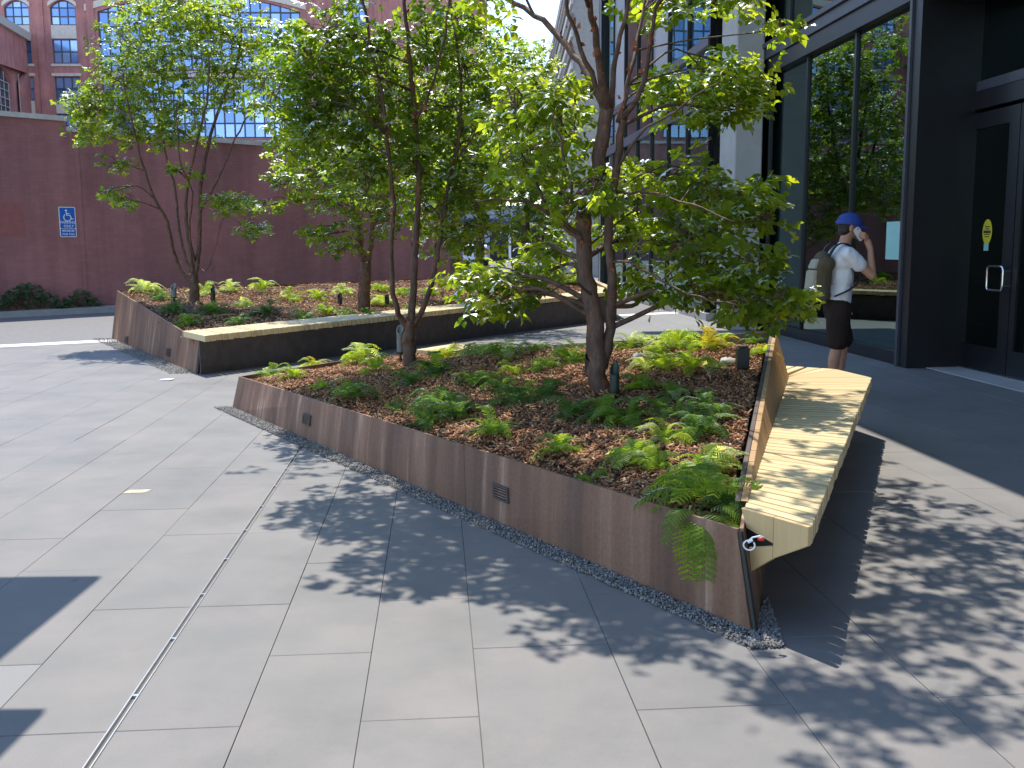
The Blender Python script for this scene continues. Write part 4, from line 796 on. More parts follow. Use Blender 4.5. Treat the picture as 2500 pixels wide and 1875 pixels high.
ORD = ['first', 'second', 'third', 'fourth', 'fifth', 'sixth', 'seventh', 'eighth', 'ninth', 'tenth', 'eleventh', 'twelfth', 'thirteenth', 'fourteenth', 'fifteenth', 'sixteenth']
def ordinal_labels(lst, texts):
    out = {}
    for h in texts:
        ks = sorted([i for i, f in enumerate(lst) if f[6] is None and f[3] == h], key=lambda i: lst[i][0])
        for n_, i in enumerate(ks): out[i] = texts[h] % ORD[min(n_, 15)]
    return out
xt = []
for k in range(7):
    a_ = rng.random(3); u_ = rng.random(); q_ = lerp(lerp(N_mul[0], N_mul[1], .12 + .76 * a_[0]), lerp(N_mul[3], N_mul[2], .12 + .76 * a_[0]), .22 + .7 * a_[1]); pp = to_px(q_)
    if all(math.hypot((pp[0] - f[0]) / 1.3, pp[1] - f[1]) > 34 for f in near_ferns + xt): xt.append((pp[0], pp[1], random.uniform(.18, .27), 'lime' if pp[1] < 920 else ('dark' if u_ < .6 else 'mid'), 12, random.choice(['mid', 'pale', None]), None))
near_ferns += xt
NL = ordinal_labels(near_ferns, {'dark': '%s dark green fern from the left in the shade of the near planter', 'mid': '%s plain mid green fern from the left in the near planter', 'lime': '%s yellow-green fern from the left in the sunny back of the near planter', 'pale': '%s pale silvery fern from the left among the sunlit ferns'})
for i, (px, py, s, h, nfr, sec, lab) in enumerate(near_ferns):
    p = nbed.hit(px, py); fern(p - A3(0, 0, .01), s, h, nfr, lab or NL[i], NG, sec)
# the hanging fronds of the corner fern
p = nbed.hit(1715, 1262); hang = empty('fern', tuple(p), 'fern whose long fronds hang down over the rusty near corner wall', 'fern', NG)
for a, s, tilt in ((-2.05, .34, .85), (-1.7, .36, .7), (-1.2, .30, .55), (-2.6, .26, .4), (-.6, .22, .2)):
    inst('frond', FM['lime' if a == -2.05 else 'mid'][0], p + A3(0, 0, .03), hang, (0, tilt, a), (s, s * 1.15, s))
far_ferns = [(350, 715, .5, 'pale', 12, 'lime', 'silvery fern at the left tip of the far planter'), (385, 735, .42, 'dark', 12, 'mid', None), (425, 765, .45, 'dark', 12, None, None), (520, 765, .45, 'dark', 12, 'mid', None), (455, 790, .36, 'mid', 12, 'lime', 'fern beside the left end of the far bench'),
    (500, 718, .42, 'pale', 11, 'lime', 'silvery fern just right of the fan-stemmed tree'), (560, 710, .42, 'pale', 11, 'lime', 'silvery fern third along the back of the far planter'), (640, 715, .45, 'lime', 10, 'pale', 'tall lime fern along the back of the far planter'), (595, 745, .36, 'mid', 10, 'pale', None), (650, 772, .42, 'dark', 12, None, None),
    (715, 735, .4, 'lime', 10, 'pale', 'arching lime fern left of the small stake light'), (775, 730, .4, 'lime', 11, None, 'upright lime fern beside the stake light in the far planter'), (835, 720, .42, 'pale', 11, 'lime', 'pale fern left of the rusty-trunked tree'), (740, 775, .4, 'dark', 11, None, None), (800, 770, .36, 'mid', 10, 'rust', None), (850, 775, .4, 'dark', 11, None, None),
    (935, 745, .45, 'pale', 13, 'lime', 'whitish fern right of the rusty-trunked tree'), (930, 710, .4, 'lime', 10, None, 'lime fern behind the whitish fern'), (985, 720, .4, 'mid', 10, 'lime', None), (1050, 720, .4, 'mid', 10, 'lime', None), (1160, 690, .45, 'pale', 11, 'rust', 'pale fern with orange fronds at the right of the far planter'), (1230, 690, .42, 'lime', 11, None, None), (1300, 700, .42, 'lime', 11, 'mid', None), (900, 780, .36, 'dark', 11, None, None), (580, 795, .36, 'dark', 10, None, None), (1000, 765, .36, 'mid', 9, None, None), (1380, 690, .4, 'mid', 10, 'lime', None)] + [(*to_px((1.3 - .03 * k, 21.2 + .75 * k, .68))[:2], .5, ('lime', 'mid', 'pale')[k % 3], 12, 'rust' if k % 2 else 'lime', 'fern in the row above the end bench of the far planter') for k in range(6)]
DEF2 = {'dark': 'dark green fern along the front of the far planter', 'mid': 'mid green fern on the mulch of the far planter', 'lime': 'lime green fern at the right end of the far planter'}
for k in range(6): far_ferns[-6 + k] = far_ferns[-6 + k][:6] + ('%s fern along the end bench of the far planter, mirrored in the glass' % ORD[k],)
FL = ordinal_labels(far_ferns, {'dark': '%s dark fern from the left along the front of the far planter', 'mid': '%s plain mid green fern from the left in the far planter', 'lime': '%s lime fern from the left at the right end of the far planter'})
for i, (px, py, s, h, nfr, sec, lab) in enumerate(far_ferns):
    p = fbed.hit(px, py); ins = fbed.z(p[0], p[1])[1]
    if ins < -0.02: continue
    fern(p - A3(0, 0, .01), s * .82, h, nfr, lab or FL[i], FG, sec)

# ------------------------------------------------------------------ garden lights in the beds
def spotlight(pos, r, h, mat, label, loop=False, square=False, tilt=(0, 0)):
    t = empty('garden_light', tuple(pos), label, 'garden light', 'garden lights in the planters'); p = np.array(pos, float); ax = A3(tilt[0], tilt[1], 1); ax /= np.linalg.norm(ax)
    MB().tube([p - A3(0, 0, .12), p + ax * h * .35], [r * .35, r * .35], 8).build('stake', 'lamp_black', t)
    if square:
        q = p + ax * h * .1; MB().box(q[0] - r, q[1] - r, q[2], q[0] + r, q[1] + r, p[2] + h).build('housing', mat, t, bevel=.006); MB().box(q[0] - r * .8, q[1] - r * .8, p[2] + h, q[0] + r * .8, q[1] + r * .8, p[2] + h + .008).build('cap', 'lamp_black', t)
    else:
        a, b = p + ax * h * .25, p + ax * h
        hb = MB(); n = 14; s0 = np.cross(ax, A3(0, 1, 0)); s0 /= np.linalg.norm(s0); s1 = np.cross(ax, s0); vs_ = []
        for k in range(n):
            th = 2 * math.pi * k / n; d = math.cos(th) * s0 + math.sin(th) * s1; vs_.append(a + d * r)
        for k in range(n):
            th = 2 * math.pi * k / n; d = math.cos(th) * s0 + math.sin(th) * s1; vs_.append(b + d * r + ax * r * 1.3 * (d @ A3(.3, .95, 0)))
        for k in range(n):
            th = 2 * math.pi * k / n; d = math.cos(th) * s0 + math.sin(th) * s1; vs_.append(b + d * r * .82 + ax * r * 1.3 * (d @ A3(.3, .95, 0)))
        for k in range(n):
            th = 2 * math.pi * k / n; d = math.cos(th) * s0 + math.sin(th) * s1; vs_.append(b + d * r * .8 - ax * r * 1.4)
        fs_ = [tuple(range(n))[::-1]] + [(o * n + k, o * n + (k + 1) % n, (o + 1) * n + (k + 1) % n, (o + 1) * n + k) for o in range(3) for k in range(n)] + [tuple(range(3 * n, 4 * n))]
        hb.add(vs_, fs_).build('housing', mat, t); MB().tube([p + ax * h * .18, p + ax * h * .27], [r * 1.08, r * 1.08], 14).build('collar', 'lamp_black', t)
    return t
spotlight(nbed.hit(1812, 895), .042, .17, 'lamp_black', 'square black post light in the sunny back corner of the near planter', square=True)
spotlight(nbed.hit(1500, 975), .032, .19, 'lamp_green', 'dark green tube spotlight right of the thick trunk foot')
spotlight(nbed.hit(1438, 920), .032, .15, 'lamp_black', 'short black spotlight left of the thick trunk foot')
spotlight(nbed.hit(978, 882), .034, .30, 'lamp_grey', 'tall grey tube spotlight against the three-stemmed tree')
spotlight(fbed.hit(425, 738), .045, .22, 'lamp_grey', 'grey tube light left of the fan-stemmed tree'); spotlight(fbed.hit(521, 745), .035, .26, 'lamp_black', 'thin dark stake light right of the fan-stemmed tree'); spotlight(fbed.hit(830, 745), .04, .16, 'lamp_black', 'dark stake light left of the rusty-trunked tree'); spotlight(fbed.hit(945, 748), .04, .16, 'lamp_black', 'dark stake light right of the rusty-trunked tree')
def stone(pos, r, label):
    m_ = MB(); vs_ = []; n = 10
    for i in range(5):
        for k in range(n):
            ph = math.pi * (i + .3) / 5.2; th = 2 * math.pi * k / n; q = r * (1 + .18 * math.sin(3 * th + i) + random.uniform(-.06, .06)); vs_.append(A3(*pos) + A3(q * math.sin(ph) * math.cos(th), q * .8 * math.sin(ph) * math.sin(th), q * .6 * math.cos(ph)))
    fs_ = [(i * n + k, (i + 1) * n + k, (i + 1) * n + (k + 1) % n, i * n + (k + 1) % n) for i in range(4) for k in range(n)] + [tuple(range(n)), tuple(range(4 * n, 5 * n))[::-1]]
    return tag(m_.add(vs_, fs_).build('stone', 'concrete', smooth=True), label, 'stone')
stone(nbed.hit(1778, 880), .07, 'pale grey flat stone beside the square black post light'); stone(nbed.hit(1560, 880), .06, 'small whitish stone on the mulch right of the thick trunk')

# litter on the paving
p = at_z(407, 928); tag(MB().prism([p + A3(-.07, -.05, .004), p + A3(.06, -.06, .006), p + A3(.08, .04, .012), p + A3(.0, .07, .005), p + A3(-.07, .04, .004)], (0, 0, .004)).build('paper_scrap', 'paper_white'), 'white scrap of paper lying on the paving by the far planter', 'paper')
p = at_z(333, 1200); tag(MB().prism([p - U * .075 - D * .04 + A3(0, 0, .0012), p + U * .06 - D * .04 + A3(0, 0, .0012), p + U * .085 + D * .035 + A3(0, 0, .0012), p - U * .05 + D * .04 + A3(0, 0, .0012)], (0, 0, .0012)).build('tape_mark', 'tape_yellow'), 'faded yellowish tape patch stuck on a paving slab', 'tape')

# ================================================================== RED BRICK BOUNDARY WALL AND STREET SIDE
wd = A3(1, 1, 0) / math.sqrt(2); wnrm = A3(1, -1, 0) / math.sqrt(2); w0 = A3(-10.0, 24.0, 0)      # a point on the wall face and its direction
bw = empty('brick_wall', tuple(w0), 'tall plain red-brown brick boundary wall behind the far planter', 'wall')
def wall_box(parent, name, mat, s0, s1, z0, z1, d0, d1, uvs=True, bevel=0):
    b = [w0 + wd * s + wnrm * d for s, d in ((s0, d1), (s1, d1), (s1, d0), (s0, d0))]
    o = MB().hexa([p + A3(0, 0, z0) for p in b], [p + A3(0, 0, z1) for p in b]).build(name, mat, parent)
    if uvs: uv_box(o)
    return o
wall_box(bw, 'wall', 'wall_brick', -30, -0.36, -0.1, 4.40, -.35, 0); wall_box(bw, 'wall', 'wall_brick', -0.36, 11.6, -0.1, 4.17, -.35, 0.0)
wall_box(bw, 'coping', 'coping', -30, -0.34, 4.40, 4.51, -.42, .07, False); wall_box(bw, 'coping', 'coping', -0.34, 11.7, 4.17, 4.28, -.42, .07, False)
wall_box(bw, 'pilaster', 'wall_brick', -0.2, -0.1, 0, 4.16, 0, .02)
wall_box(bw, 'paint_patch', 'red_patch', -4.5, -1.42, 1.78, 2.52, .001, .006, False)
kind(wall_box(None, 'kerb', 'kerb', -30, 11.6, -.02, .13, .02, .5, False), 'structure')
# accessible parking sign
s_l = on_plane(142, 505, w0 + wnrm * .02, wnrm); s_r = on_plane(183, 508, w0 + wnrm * .02, wnrm); s_t = on_plane(161, 505, w0 + wnrm * .02, wnrm)[2]; s_b = on_plane(165, 579, w0 + wnrm * .02, wnrm)[2]
sc = (s_l + s_r) / 2; sw = np.linalg.norm(s_r - s_l); sh = s_t - s_b; sc = A3(sc[0], sc[1], s_b)
sign = empty('parking_sign', tuple(sc), 'blue and white accessible parking sign fixed on the red brick wall', 'sign')
def srect(name, mat, x0, x1, z0, z1, d0, d1, rad=0.0, n=5):
    pts = []
    for cx, cz, a0 in ((x1 - rad, z0 + rad, -90), (x1 - rad, z1 - rad, 0), (x0 + rad, z1 - rad, 90), (x0 + rad, z0 + rad, 180)):
        for k in range(n + 1 if rad else 1):
            a = R(a0 + 90 * k / n); pts.append((cx + rad * math.cos(a), cz + rad * math.sin(a)))
    return MB().prism([sc + wd * x + A3(0, 0, z) + wnrm * d0 for x, z in pts], wnrm * (d1 - d0)).build(name, mat, sign)
srect('plate', 'sign_white', -sw / 2, sw / 2, 0, sh, .0, .006, .035); srect('panel', 'sign_blue', -sw / 2 + .018, sw / 2 - .018, .018, sh * .27, .006, .008, .02); srect('panel', 'sign_blue', -sw / 2 + .018, sw / 2 - .018, sh * .285, sh - .018, .006, .008, .02)
def text_mesh(name, body, size, xc, zc, mat, parent, off=.009):
    cu_ = bpy.data.curves.new(name, 'FONT'); cu_.body = body; cu_.size = size; cu_.align_x = 'CENTER'; cu_.align_y = 'CENTER'; cu_.extrude = .0008; cu_.offset = size * .012
    to = bpy.data.objects.new(name, cu_); col.objects.link(to); dg = bpy.context.evaluated_depsgraph_get(); me = bpy.data.meshes.new_from_object(to.evaluated_get(dg)); bpy.data.objects.remove(to)
    me.materials.clear(); me.materials.append(MATS[mat]); o = bpy.data.objects.new(name, me); col.objects.link(o); o.parent = parent
    Mx = Matrix(((wd[0], 0, wnrm[0], 0), (wd[1], 0, wnrm[1], 0), (0, 1, 0, 0), (0, 0, 0, 1))); p = sc + wd * xc + A3(0, 0, zc) + wnrm * off
    o.matrix_local = Matrix.Translation(Vector(tuple(p)) - wloc(parent)) @ Mx
    return o
text_mesh('lettering', 'PARKING', sw * .215, 0, sh * .485, 'sign_white', sign); text_mesh('lettering', 'ONLY', sw * .225, .02, sh * .36, 'sign_white', sign)
text_mesh('lettering', 'MINIMUM', sw * .165, 0, sh * .205, 'sign_white', sign); text_mesh('lettering', 'FINE $250', sw * .17, 0, sh * .095, 'sign_white', sign)
# wheelchair symbol: head, trunk and legs, wheel
zc = sh * .70; k_ = sw * .9
def sp(x, z): return sc + wd * (x * k_) + A3(0, 0, zc + z * k_) + wnrm * .0095
sy = MB(); sy.tube([sp(-.07, .36) - wnrm * .001, sp(-.07, .36) + wnrm * .001], [k_ * .075] * 2, 12)
sy.tube([sp(-.06, .26), sp(-.03, .04), sp(.18, .04), sp(.30, -.22), sp(.40, -.18)], [k_ * .038] * 5, 6); sy.tube([sp(-.04, .15), sp(.16, .15)], [k_ * .028] * 2, 6)
sy.tube([sp(.24 * math.cos(a) + .0, .24 * math.sin(a) - .10) for a in np.linspace(R(130), R(350), 14)], [k_ * .034] * 14, 6); sy.build('wheelchair_symbol', 'sign_white', sign)
# weedy shrubs at the foot of the wall
def shrub(s, d, w, h, n, label, seed):
    rg = np.random.default_rng(seed); c = w0 + wd * s + wnrm * d; t = empty('shrub', (c[0], c[1], 0.12), label, 'shrub', 'weeds along the brick wall'); st = MB(); P, Aa, Nn = [], [], []
    for k in range(9):
        e = c + wd * rg.uniform(-w, w) * .7 + wnrm * rg.uniform(-.1, .2) + A3(0, 0, .12 + h * rg.uniform(.5, 1)); st.tube([c + A3(0, 0, .1), lerp(c, e, .6) + A3(0, 0, h * .1), e], [.012, .008, .003], 5)
    st.build('stems', 'bark', t)
    for k in range(n):
        u = rg.uniform(-1, 1); hh = h * (1 - u * u) * rg.random() ** .7 + rg.uniform(0, .06); P.append(c + wd * u * w + wnrm * rg.uniform(-.1, .3) + A3(0, 0, .12 + hh)); Aa.append(rg.normal(0, 1, 3) + A3(0, 0, .2)); Nn.append(rg.normal(0, .6, 3) + A3(0, 0, 1))
    leaves('foliage', np.array(P), np.array(Aa), np.array(Nn), rg.uniform(.05, .09, n), np.tile(A3(.075, .12, .06), (n, 1)) * rg.uniform(.6, 1.3, (n, 1)), t, 'shrub')
shrub(-1.55, .18, .75, .55, 420, 'larger dark weedy shrub at the foot of the brick wall', 1); shrub(-0.35, .15, .45, .35, 180, 'smaller weed clump at the foot of the brick wall beside the larger shrub', 2)

# ================================================================== FAR BRICK BUILDING
fd = A3(1, .045, 0); fd /= np.linalg.norm(fd); fnr = A3(fd[1], -fd[0], 0); f0 = A3(-45, 105 - .045 * 0, 0)
def fs(px, py):
    p = on_plane(px, py, f0, fnr); return float((p - f0) @ fd), float(p[2])
bb = empty('brick_building', tuple(f0), 'big red-brown brick factory building with arched windows behind the wall', 'building')
def fpt(s, z, d=0.0): return f0 + fd * s + A3(0, 0, z) + fnr * d
sA0, sA1 = fs(128, 125)[0], fs(190, 125)[0]; sB0, sB1 = fs(10, 30)[0], fs(70, 30)[0]; sC0, sC1 = fs(246, 180)[0], fs(738, 180)[0]; sD0, sD1 = fs(842, 250)[0], fs(902, 250)[0]
zz = lambda py: fs(190, py)[1]
openings = []   # (s0, s1, z0, z1, arch rise, columns, rows)
for s0, s1 in ((sB0, sB1), (sA0, sA1), (sD0, sD1)):
    openings += [(s0, s1, zz(61), zz(18), (s1 - s0) * .28, 3, 2), (s0, s1, zz(155), zz(96), 0, 3, 2), (s0, s1, zz(245), zz(187), 0, 3, 2), (s0, s1, zz(335), zz(278), 0, 3, 2)]
openings += [(sC0, sC1, zz(172), zz(28), 1.7, 20, 4), (sC0, sC1, zz(338), zz(190), 0, 20, 4)]
def arch_poly(s0, s1, z0, z1, rise, n=14):
    p = [(s0, z0), (s1, z0)]
    if rise <= 0: return p + [(s1, z1), (s0, z1)]
    return p + [(s1 + (s0 - s1) * k / n, z1 + rise * (1 - (2 * k / n - 1) ** 2)) for k in range(n + 1)]
TOPZ = 31.0; outer = [(fs(-260, 300)[0], -1), (fs(1190, 100)[0], -1), (fs(1190, 100)[0], TOPZ), (fs(-260, 300)[0], TOPZ)]
loops = [[Vector((s, z, 0)) for s, z in outer]] + [[Vector((s, z, 0)) for s, z in arch_poly(*o[:5])] for o in openings]
flat = [v for l in loops for v in l]; tris = tessellate_polygon(loops); wv = [fpt(v.x, v.y) for v in flat]; wf = [tuple(t) for t in tris]
off = len(outer)
nflat = len(wv); wv += [fpt(v.x, v.y, -.35) for v in flat]
for l in loops[1:]:
    n = len(l); wf += [(off + i, off + (i + 1) % n, nflat + off + (i + 1) % n, nflat + off + i) for i in range(n)]; off += n
me_o = make('wall', wv, wf, 'far_brick', bb); uv_box(me_o)
bk = MB(); s0, s1 = outer[0][0], outer[1][0]
bk.hexa([fpt(s0, -1, -.5), fpt(s1, -1, -.5), fpt(s1, -1, -25), fpt(s0, -1, -25)], [fpt(s0, TOPZ - .1, -.5), fpt(s1, TOPZ - .1, -.5), fpt(s1, TOPZ - .1, -25), fpt(s0, TOPZ - .1, -25)]); uv_box(bk.build('rear_block', 'far_brick', bb))
pane_cache = {}
def far_window(o):
    s0, s1, z0, z1, rise, nc, nr = o; fr = MB(); w = .055 if nc < 6 else .075; top = lambda s: z1 + (rise * (1 - (2 * (s - s0) / (s1 - s0) - 1) ** 2) if rise else 0)
    for k in range(nc + 1):
        s = s0 + (s1 - s0) * k / nc; s = min(max(s, s0 + w), s1 - w); fr.hexa([fpt(s - w, z0, -.30), fpt(s + w, z0, -.30), fpt(s + w, z0, -.22), fpt(s - w, z0, -.22)][::-1], [fpt(s - w, top(s), -.30), fpt(s + w, top(s), -.30), fpt(s + w, top(s), -.22), fpt(s - w, top(s), -.22)][::-1])
    for r_ in range(nr + 1):
        z = z0 + (z1 - z0) * r_ / nr; z = max(z, z0 + w); fr.hexa([fpt(s0, z - w, -.31), fpt(s1, z - w, -.31), fpt(s1, z - w, -.21), fpt(s0, z - w, -.21)][::-1], [fpt(s0, z + w, -.31), fpt(s1, z + w, -.31), fpt(s1, z + w, -.21), fpt(s0, z + w, -.21)][::-1])
    wo = fr.build('window', 'mullion_dark', bb)
    for k in range(nc):
        a, b = s0 + (s1 - s0) * k / nc + w, s0 + (s1 - s0) * (k + 1) / nc - w
        for r_ in range(nr + (1 if rise else 0)):
            c0 = z0 + (z1 - z0) * r_ / nr + w; c1 = z0 + (z1 - z0) * (r_ + 1) / nr - w
            if r_ == nr: t = [top(a), top(b)]; t = [max(c0 + .05, q - .05) for q in t]
            else: t = [c1, c1]
            jt = random.uniform(-.008, .008); MB().add([fpt(a, c0, -.27), fpt(b, c0, -.27 + jt), fpt(b, t[1], -.27), fpt(a, t[0], -.27 - jt)], [(0, 1, 2, 3)]).build('pane', 'far_glass', wo, origin=fpt((a + b) / 2, c0, -.27))
for o in openings: far_window(o)
def trim(name, s0, s1, z0, z1, d=.12, mat='cream_stone'):
    return MB().hexa([fpt(s0, z0, -.2), fpt(s0, z0, d), fpt(s1, z0, d), fpt(s1, z0, -.2)], [fpt(s0, z1, -.2), fpt(s0, z1, d), fpt(s1, z1, d), fpt(s1, z1, -.2)]).build(name, mat, bb)
def arch_trim(s0, s1, z1, rise, th, n=14):
    m_ = MB(); e = (s1 - s0) * .06
    for k in range(n):
        q = []
        for kk in (k, k + 1):
            t = kk / n; s = s0 - e + (s1 - s0 + 2 * e) * t; z = z1 + rise * (1 - (2 * t - 1) ** 2) + .03; q.append((s, z))
        m_.hexa([fpt(*q[0], .0), fpt(*q[0], .14), fpt(*q[1], .14), fpt(*q[1], .0)], [fpt(q[0][0], q[0][1] + th, .0), fpt(q[0][0], q[0][1] + th, .14), fpt(q[1][0], q[1][1] + th, .14), fpt(q[1][0], q[1][1] + th, .0)])
    m_.build('arch', 'cream_stone', bb)
for s0, s1 in ((sB0, sB1), (sA0, sA1), (sD0, sD1)):
    arch_trim(s0, s1, zz(18), (s1 - s0) * .28, .4); trim('panel', s0 + .02, s1 - .02, zz(94), zz(62), .04); trim('panel', s0 + .02, s1 - .02, zz(277), zz(246), .04)
    trim('sill', s0 - .2, s1 + .2, zz(162), zz(156)); trim('lintel', s0 - .2, s1 + .2, zz(186), zz(179)); trim('sill', s0 - .2, s1 + .2, zz(344), zz(337))
arch_trim(sC0, sC1, zz(28), 1.75, .65); trim('spandrel', sC0, sC1, zz(188), zz(174), .1); trim('ledge', outer[0][0], outer[1][0], zz(352), zz(345), .25)
for px in (105, 228, 760, 925, 1060): s = fs(px, 150)[0]; uv_box(trim('pilaster', s - .35, s + .35, 0, TOPZ, .18, 'far_brick'))
# side wing that recedes towards the facade
wq0, wq1 = A3(-46.8, 91.7, 0), A3(-48.55, 104.6, 0); wdir = (wq1 - wq0); wL = np.linalg.norm(wdir); wdir /= wL; wn2 = A3(wdir[1], -wdir[0], 0); wn2 = wn2 if wn2[0] > 0 else -wn2
wing = empty('brick_wing', tuple(wq0), 'lower brick wing with barred arched windows at the far left', 'building')
def wp(s, z, d=0.0): return wq0 + wdir * s + A3(0, 0, z) + wn2 * d
def ws(px, py): p = on_plane(px, py, wq0, wn2); return float((p - wq0) @ wdir), float(p[2])
wo_ = []
for (pa, pb, pt_, pbm) in ((-12, 31, 196, 283), (57, 92, 214, 286)):
    s0, s1 = ws(pa, 240)[0], ws(pb, 240)[0]; zt = ws((pa + pb) / 2, pt_)[1]; wo_.append((s0, s1, zt - 4.6, zt, (s1 - s0) * .3))
outer2 = [(-14, -1), (wL, -1), (wL, 22.2), (-14, 22.2)]; loops = [[Vector((s, z, 0)) for s, z in outer2]] + [[Vector((s, z, 0)) for s, z in arch_poly(*o)] for o in wo_]
flat = [v for l in loops for v in l]; wv = [wp(v.x, v.y) for v in flat]; wf = [tuple(t) for t in tessellate_polygon(loops)]; nflat = len(wv); wv += [wp(v.x, v.y, -.4) for v in flat]; off = 4
for l in loops[1:]:
    n = len(l); wf += [(off + i, off + (i + 1) % n, nflat + off + (i + 1) % n, nflat + off + i) for i in range(n)]; off += n
uv_box(make('wall', wv, wf, 'far_brick', wing))
uv_box(MB().hexa([wp(-14, -1, -.6), wp(-14, -1, -12), wp(wL, -1, -12), wp(wL, -1, -.6)], [wp(-14, 22.1, -.6), wp(-14, 22.1, -12), wp(wL, 22.1, -12), wp(wL, 22.1, -.6)]).build('rear_block', 'far_brick', wing))
MB().hexa([wp(-14, 22.2, -12), wp(-14, 22.2, .35), wp(wL + .2, 22.2, .35), wp(wL + .2, 22.2, -12)], [wp(-14, 22.9, -12), wp(-14, 22.9, .5), wp(wL + .2, 22.9, .5), wp(wL + .2, 22.9, -12)]).build('cornice', 'coping', wing)
for s0, s1, z0, z1, rise in wo_:
    pn = MB().add([wp(s, z, -.38) for s, z in arch_poly(s0, s1, z0, z1, rise)], [tuple(range(len(arch_poly(s0, s1, z0, z1, rise))))]).build('window', 'car_glass', wing)
    gr = MB()
    for k in range(5):
        s = s0 + (s1 - s0) * k / 4; gr.hexa([wp(s - .03, z0, -.34), wp(s - .03, z0, -.28), wp(s + .03, z0, -.28), wp(s + .03, z0, -.34)], [wp(s - .03, z1 + rise * .7, -.34), wp(s - .03, z1 + rise * .7, -.28), wp(s + .03, z1 + rise * .7, -.28), wp(s + .03, z1 + rise * .7, -.34)])
    for k in range(7):
        z = z0 + (z1 - z0) * k / 6; gr.hexa([wp(s0, z - .03, -.27), wp(s0, z - .03, -.22), wp(s1, z - .03, -.22), wp(s1, z - .03, -.27)], [wp(s0, z + .03, -.27), wp(s0, z + .03, -.22), wp(s1, z + .03, -.22), wp(s1, z + .03, -.27)])
    gr.build('window_bars', 'coping', pn)

# ------------------------------------------------------------------ street end: low blue-grey building, vehicles, grey block
lb = empty('shop_building', (0, 96, 0), 'low blue-grey building with dark blue awning at the end of the street', 'building')
MB().box(-4.6, 96, -.1, 16, 110, 4.95).build('wall', 'blue_wall', lb); MB().box(-4.8, 95.6, 3.55, 16, 95.99, 4.0).build('awning', 'blue_dark', lb); MB().box(-4.8, 95.8, 4.95, 16, 110.2, 5.2).build('parapet', 'blue_wall', lb)
for x in (-2.0, 1.0, 5.0): MB().box(x, 95.9, 0, x + 1.9, 95.99, 2.9).build('shop_window', 'dark_void', lb)
for x in (-4.5, -3.0): MB().box(x, 95.85, 0, x + .3, 95.99, 3.5).build('pier', 'blue_dark', lb)
gb = empty('office_building', (3, 52, 0), 'grey stone office block with grooved facade further down the street', 'building')
MB().box(3.05, 50, -.1, 22, 92, 14.6).build('wall', 'grey_stone', gb)
for k in range(19): MB().box(2.93, 49.9, .9 + k * .75, 3.05, 92, 1.22 + k * .75).build('ledge', 'grey_stone_dark' if k % 2 else 'coping', gb)
MB().box(2.85, 49.7, 14.6, 22, 92.2, 15.1).build('cornice', 'grey_stone', gb)
def car(x, y):
    t = empty('parked_car', (x, y, 0), 'small white car seen from behind at the end of the street', 'car')
    prof = [(0, .45), (0.05, 1.0), (.35, 1.5), (.8, 1.62), (2.4, 1.6), (3.3, 1.1), (4.3, .95), (4.4, .45)]
    m_ = MB(); a = [A3(x - .9, y + s, z) for s, z in prof]; m_.prism(a, (1.8, 0, 0)); m_.build('body', 'car_white', t, bevel=.05)
    MB().prism([A3(x - .72, y + .08, 1.04), A3(x + .72, y + .08, 1.04), A3(x + .62, y + .33, 1.5), A3(x - .62, y + .33, 1.5)], (0, -.03, .01)).build('rear_window', 'car_glass', t)
    for s in (-1, 1):
        MB().box(x + s * .72 - .16, y - .04, .82, x + s * .72 + .16, y + .06, .98).build('tail_light', 'light_red', t)
        for yy in (.8, 3.5):
            w = MB(); c = A3(x + s * .78, y + yy, .33); w.tube([c - A3(.11, 0, 0), c + A3(.11, 0, 0)], [.33, .33], 14); wo = w.build('wheel', 'tyre', t); MB().tube([c + A3(s * .10, 0, 0), c + A3(s * .12, 0, 0)], [.2, .2], 12).build('rim', 'chrome', wo)
    MB().box(x - .85, y - .08, .42, x + .85, y + .02, .62).build('bumper', 'car_white', t, bevel=.02); MB().box(x - .22, y - .045, .70, x + .22, y + .04, .82).build('number_plate', 'number_plate', t)
car(-2.65, 75)
def truck(x, y):
    t = empty('delivery_truck', (x, y, 0), 'box truck with dark rear door and white roof frame parked in the street', 'truck'); w = 1.22
    MB().box(x - w, y, .75, x + w, y + 6, 2.62).build('box', 'dark_void', t)
    for s in (-1, 1): MB().box(x + s * w - .07, y - .05, .75, x + s * w + .07, y + 6.02, 2.64).build('corner_post', 'sign_white', t)
    MB().box(x - w - .07, y - .06, 2.64, x + w + .07, y + 6.05, 2.76).build('roof_frame', 'sign_white', t)
    for s in (-1, 1): MB().box(x + s * (w - .18) - .05, y - .04, 2.46, x + s * (w - .18) + .05, y + .01, 2.55).build('marker_light', 'light_red', t)
    MB().box(x - .62, y - .03, 1.72, x + .05, y + .0, 1.78).build('stripe', 'orange_mark', t); MB().box(x - .35, y - .03, 1.36, x + .6, y + .0, 1.42).build('stripe', 'orange_mark', t)
    MB().box(x - w, y - .12, .55, x + w, y - .02, .75).build('bumper', 'lamp_black', t); MB().box(x - 1, y + 6.05, .6, x + 1, y + 7.6, 2.3).build('cab', 'car_white', t, bevel=.1)
    for s in (-1, 1):
        for yy in (1.2, 6.6): c = A3(x + s * .95, y + yy, .45); MB().tube([c - A3(.14, 0, 0), c + A3(.14, 0, 0)], [.45, .45], 14).build('wheel', 'tyre', t)
truck(1.15, 58)

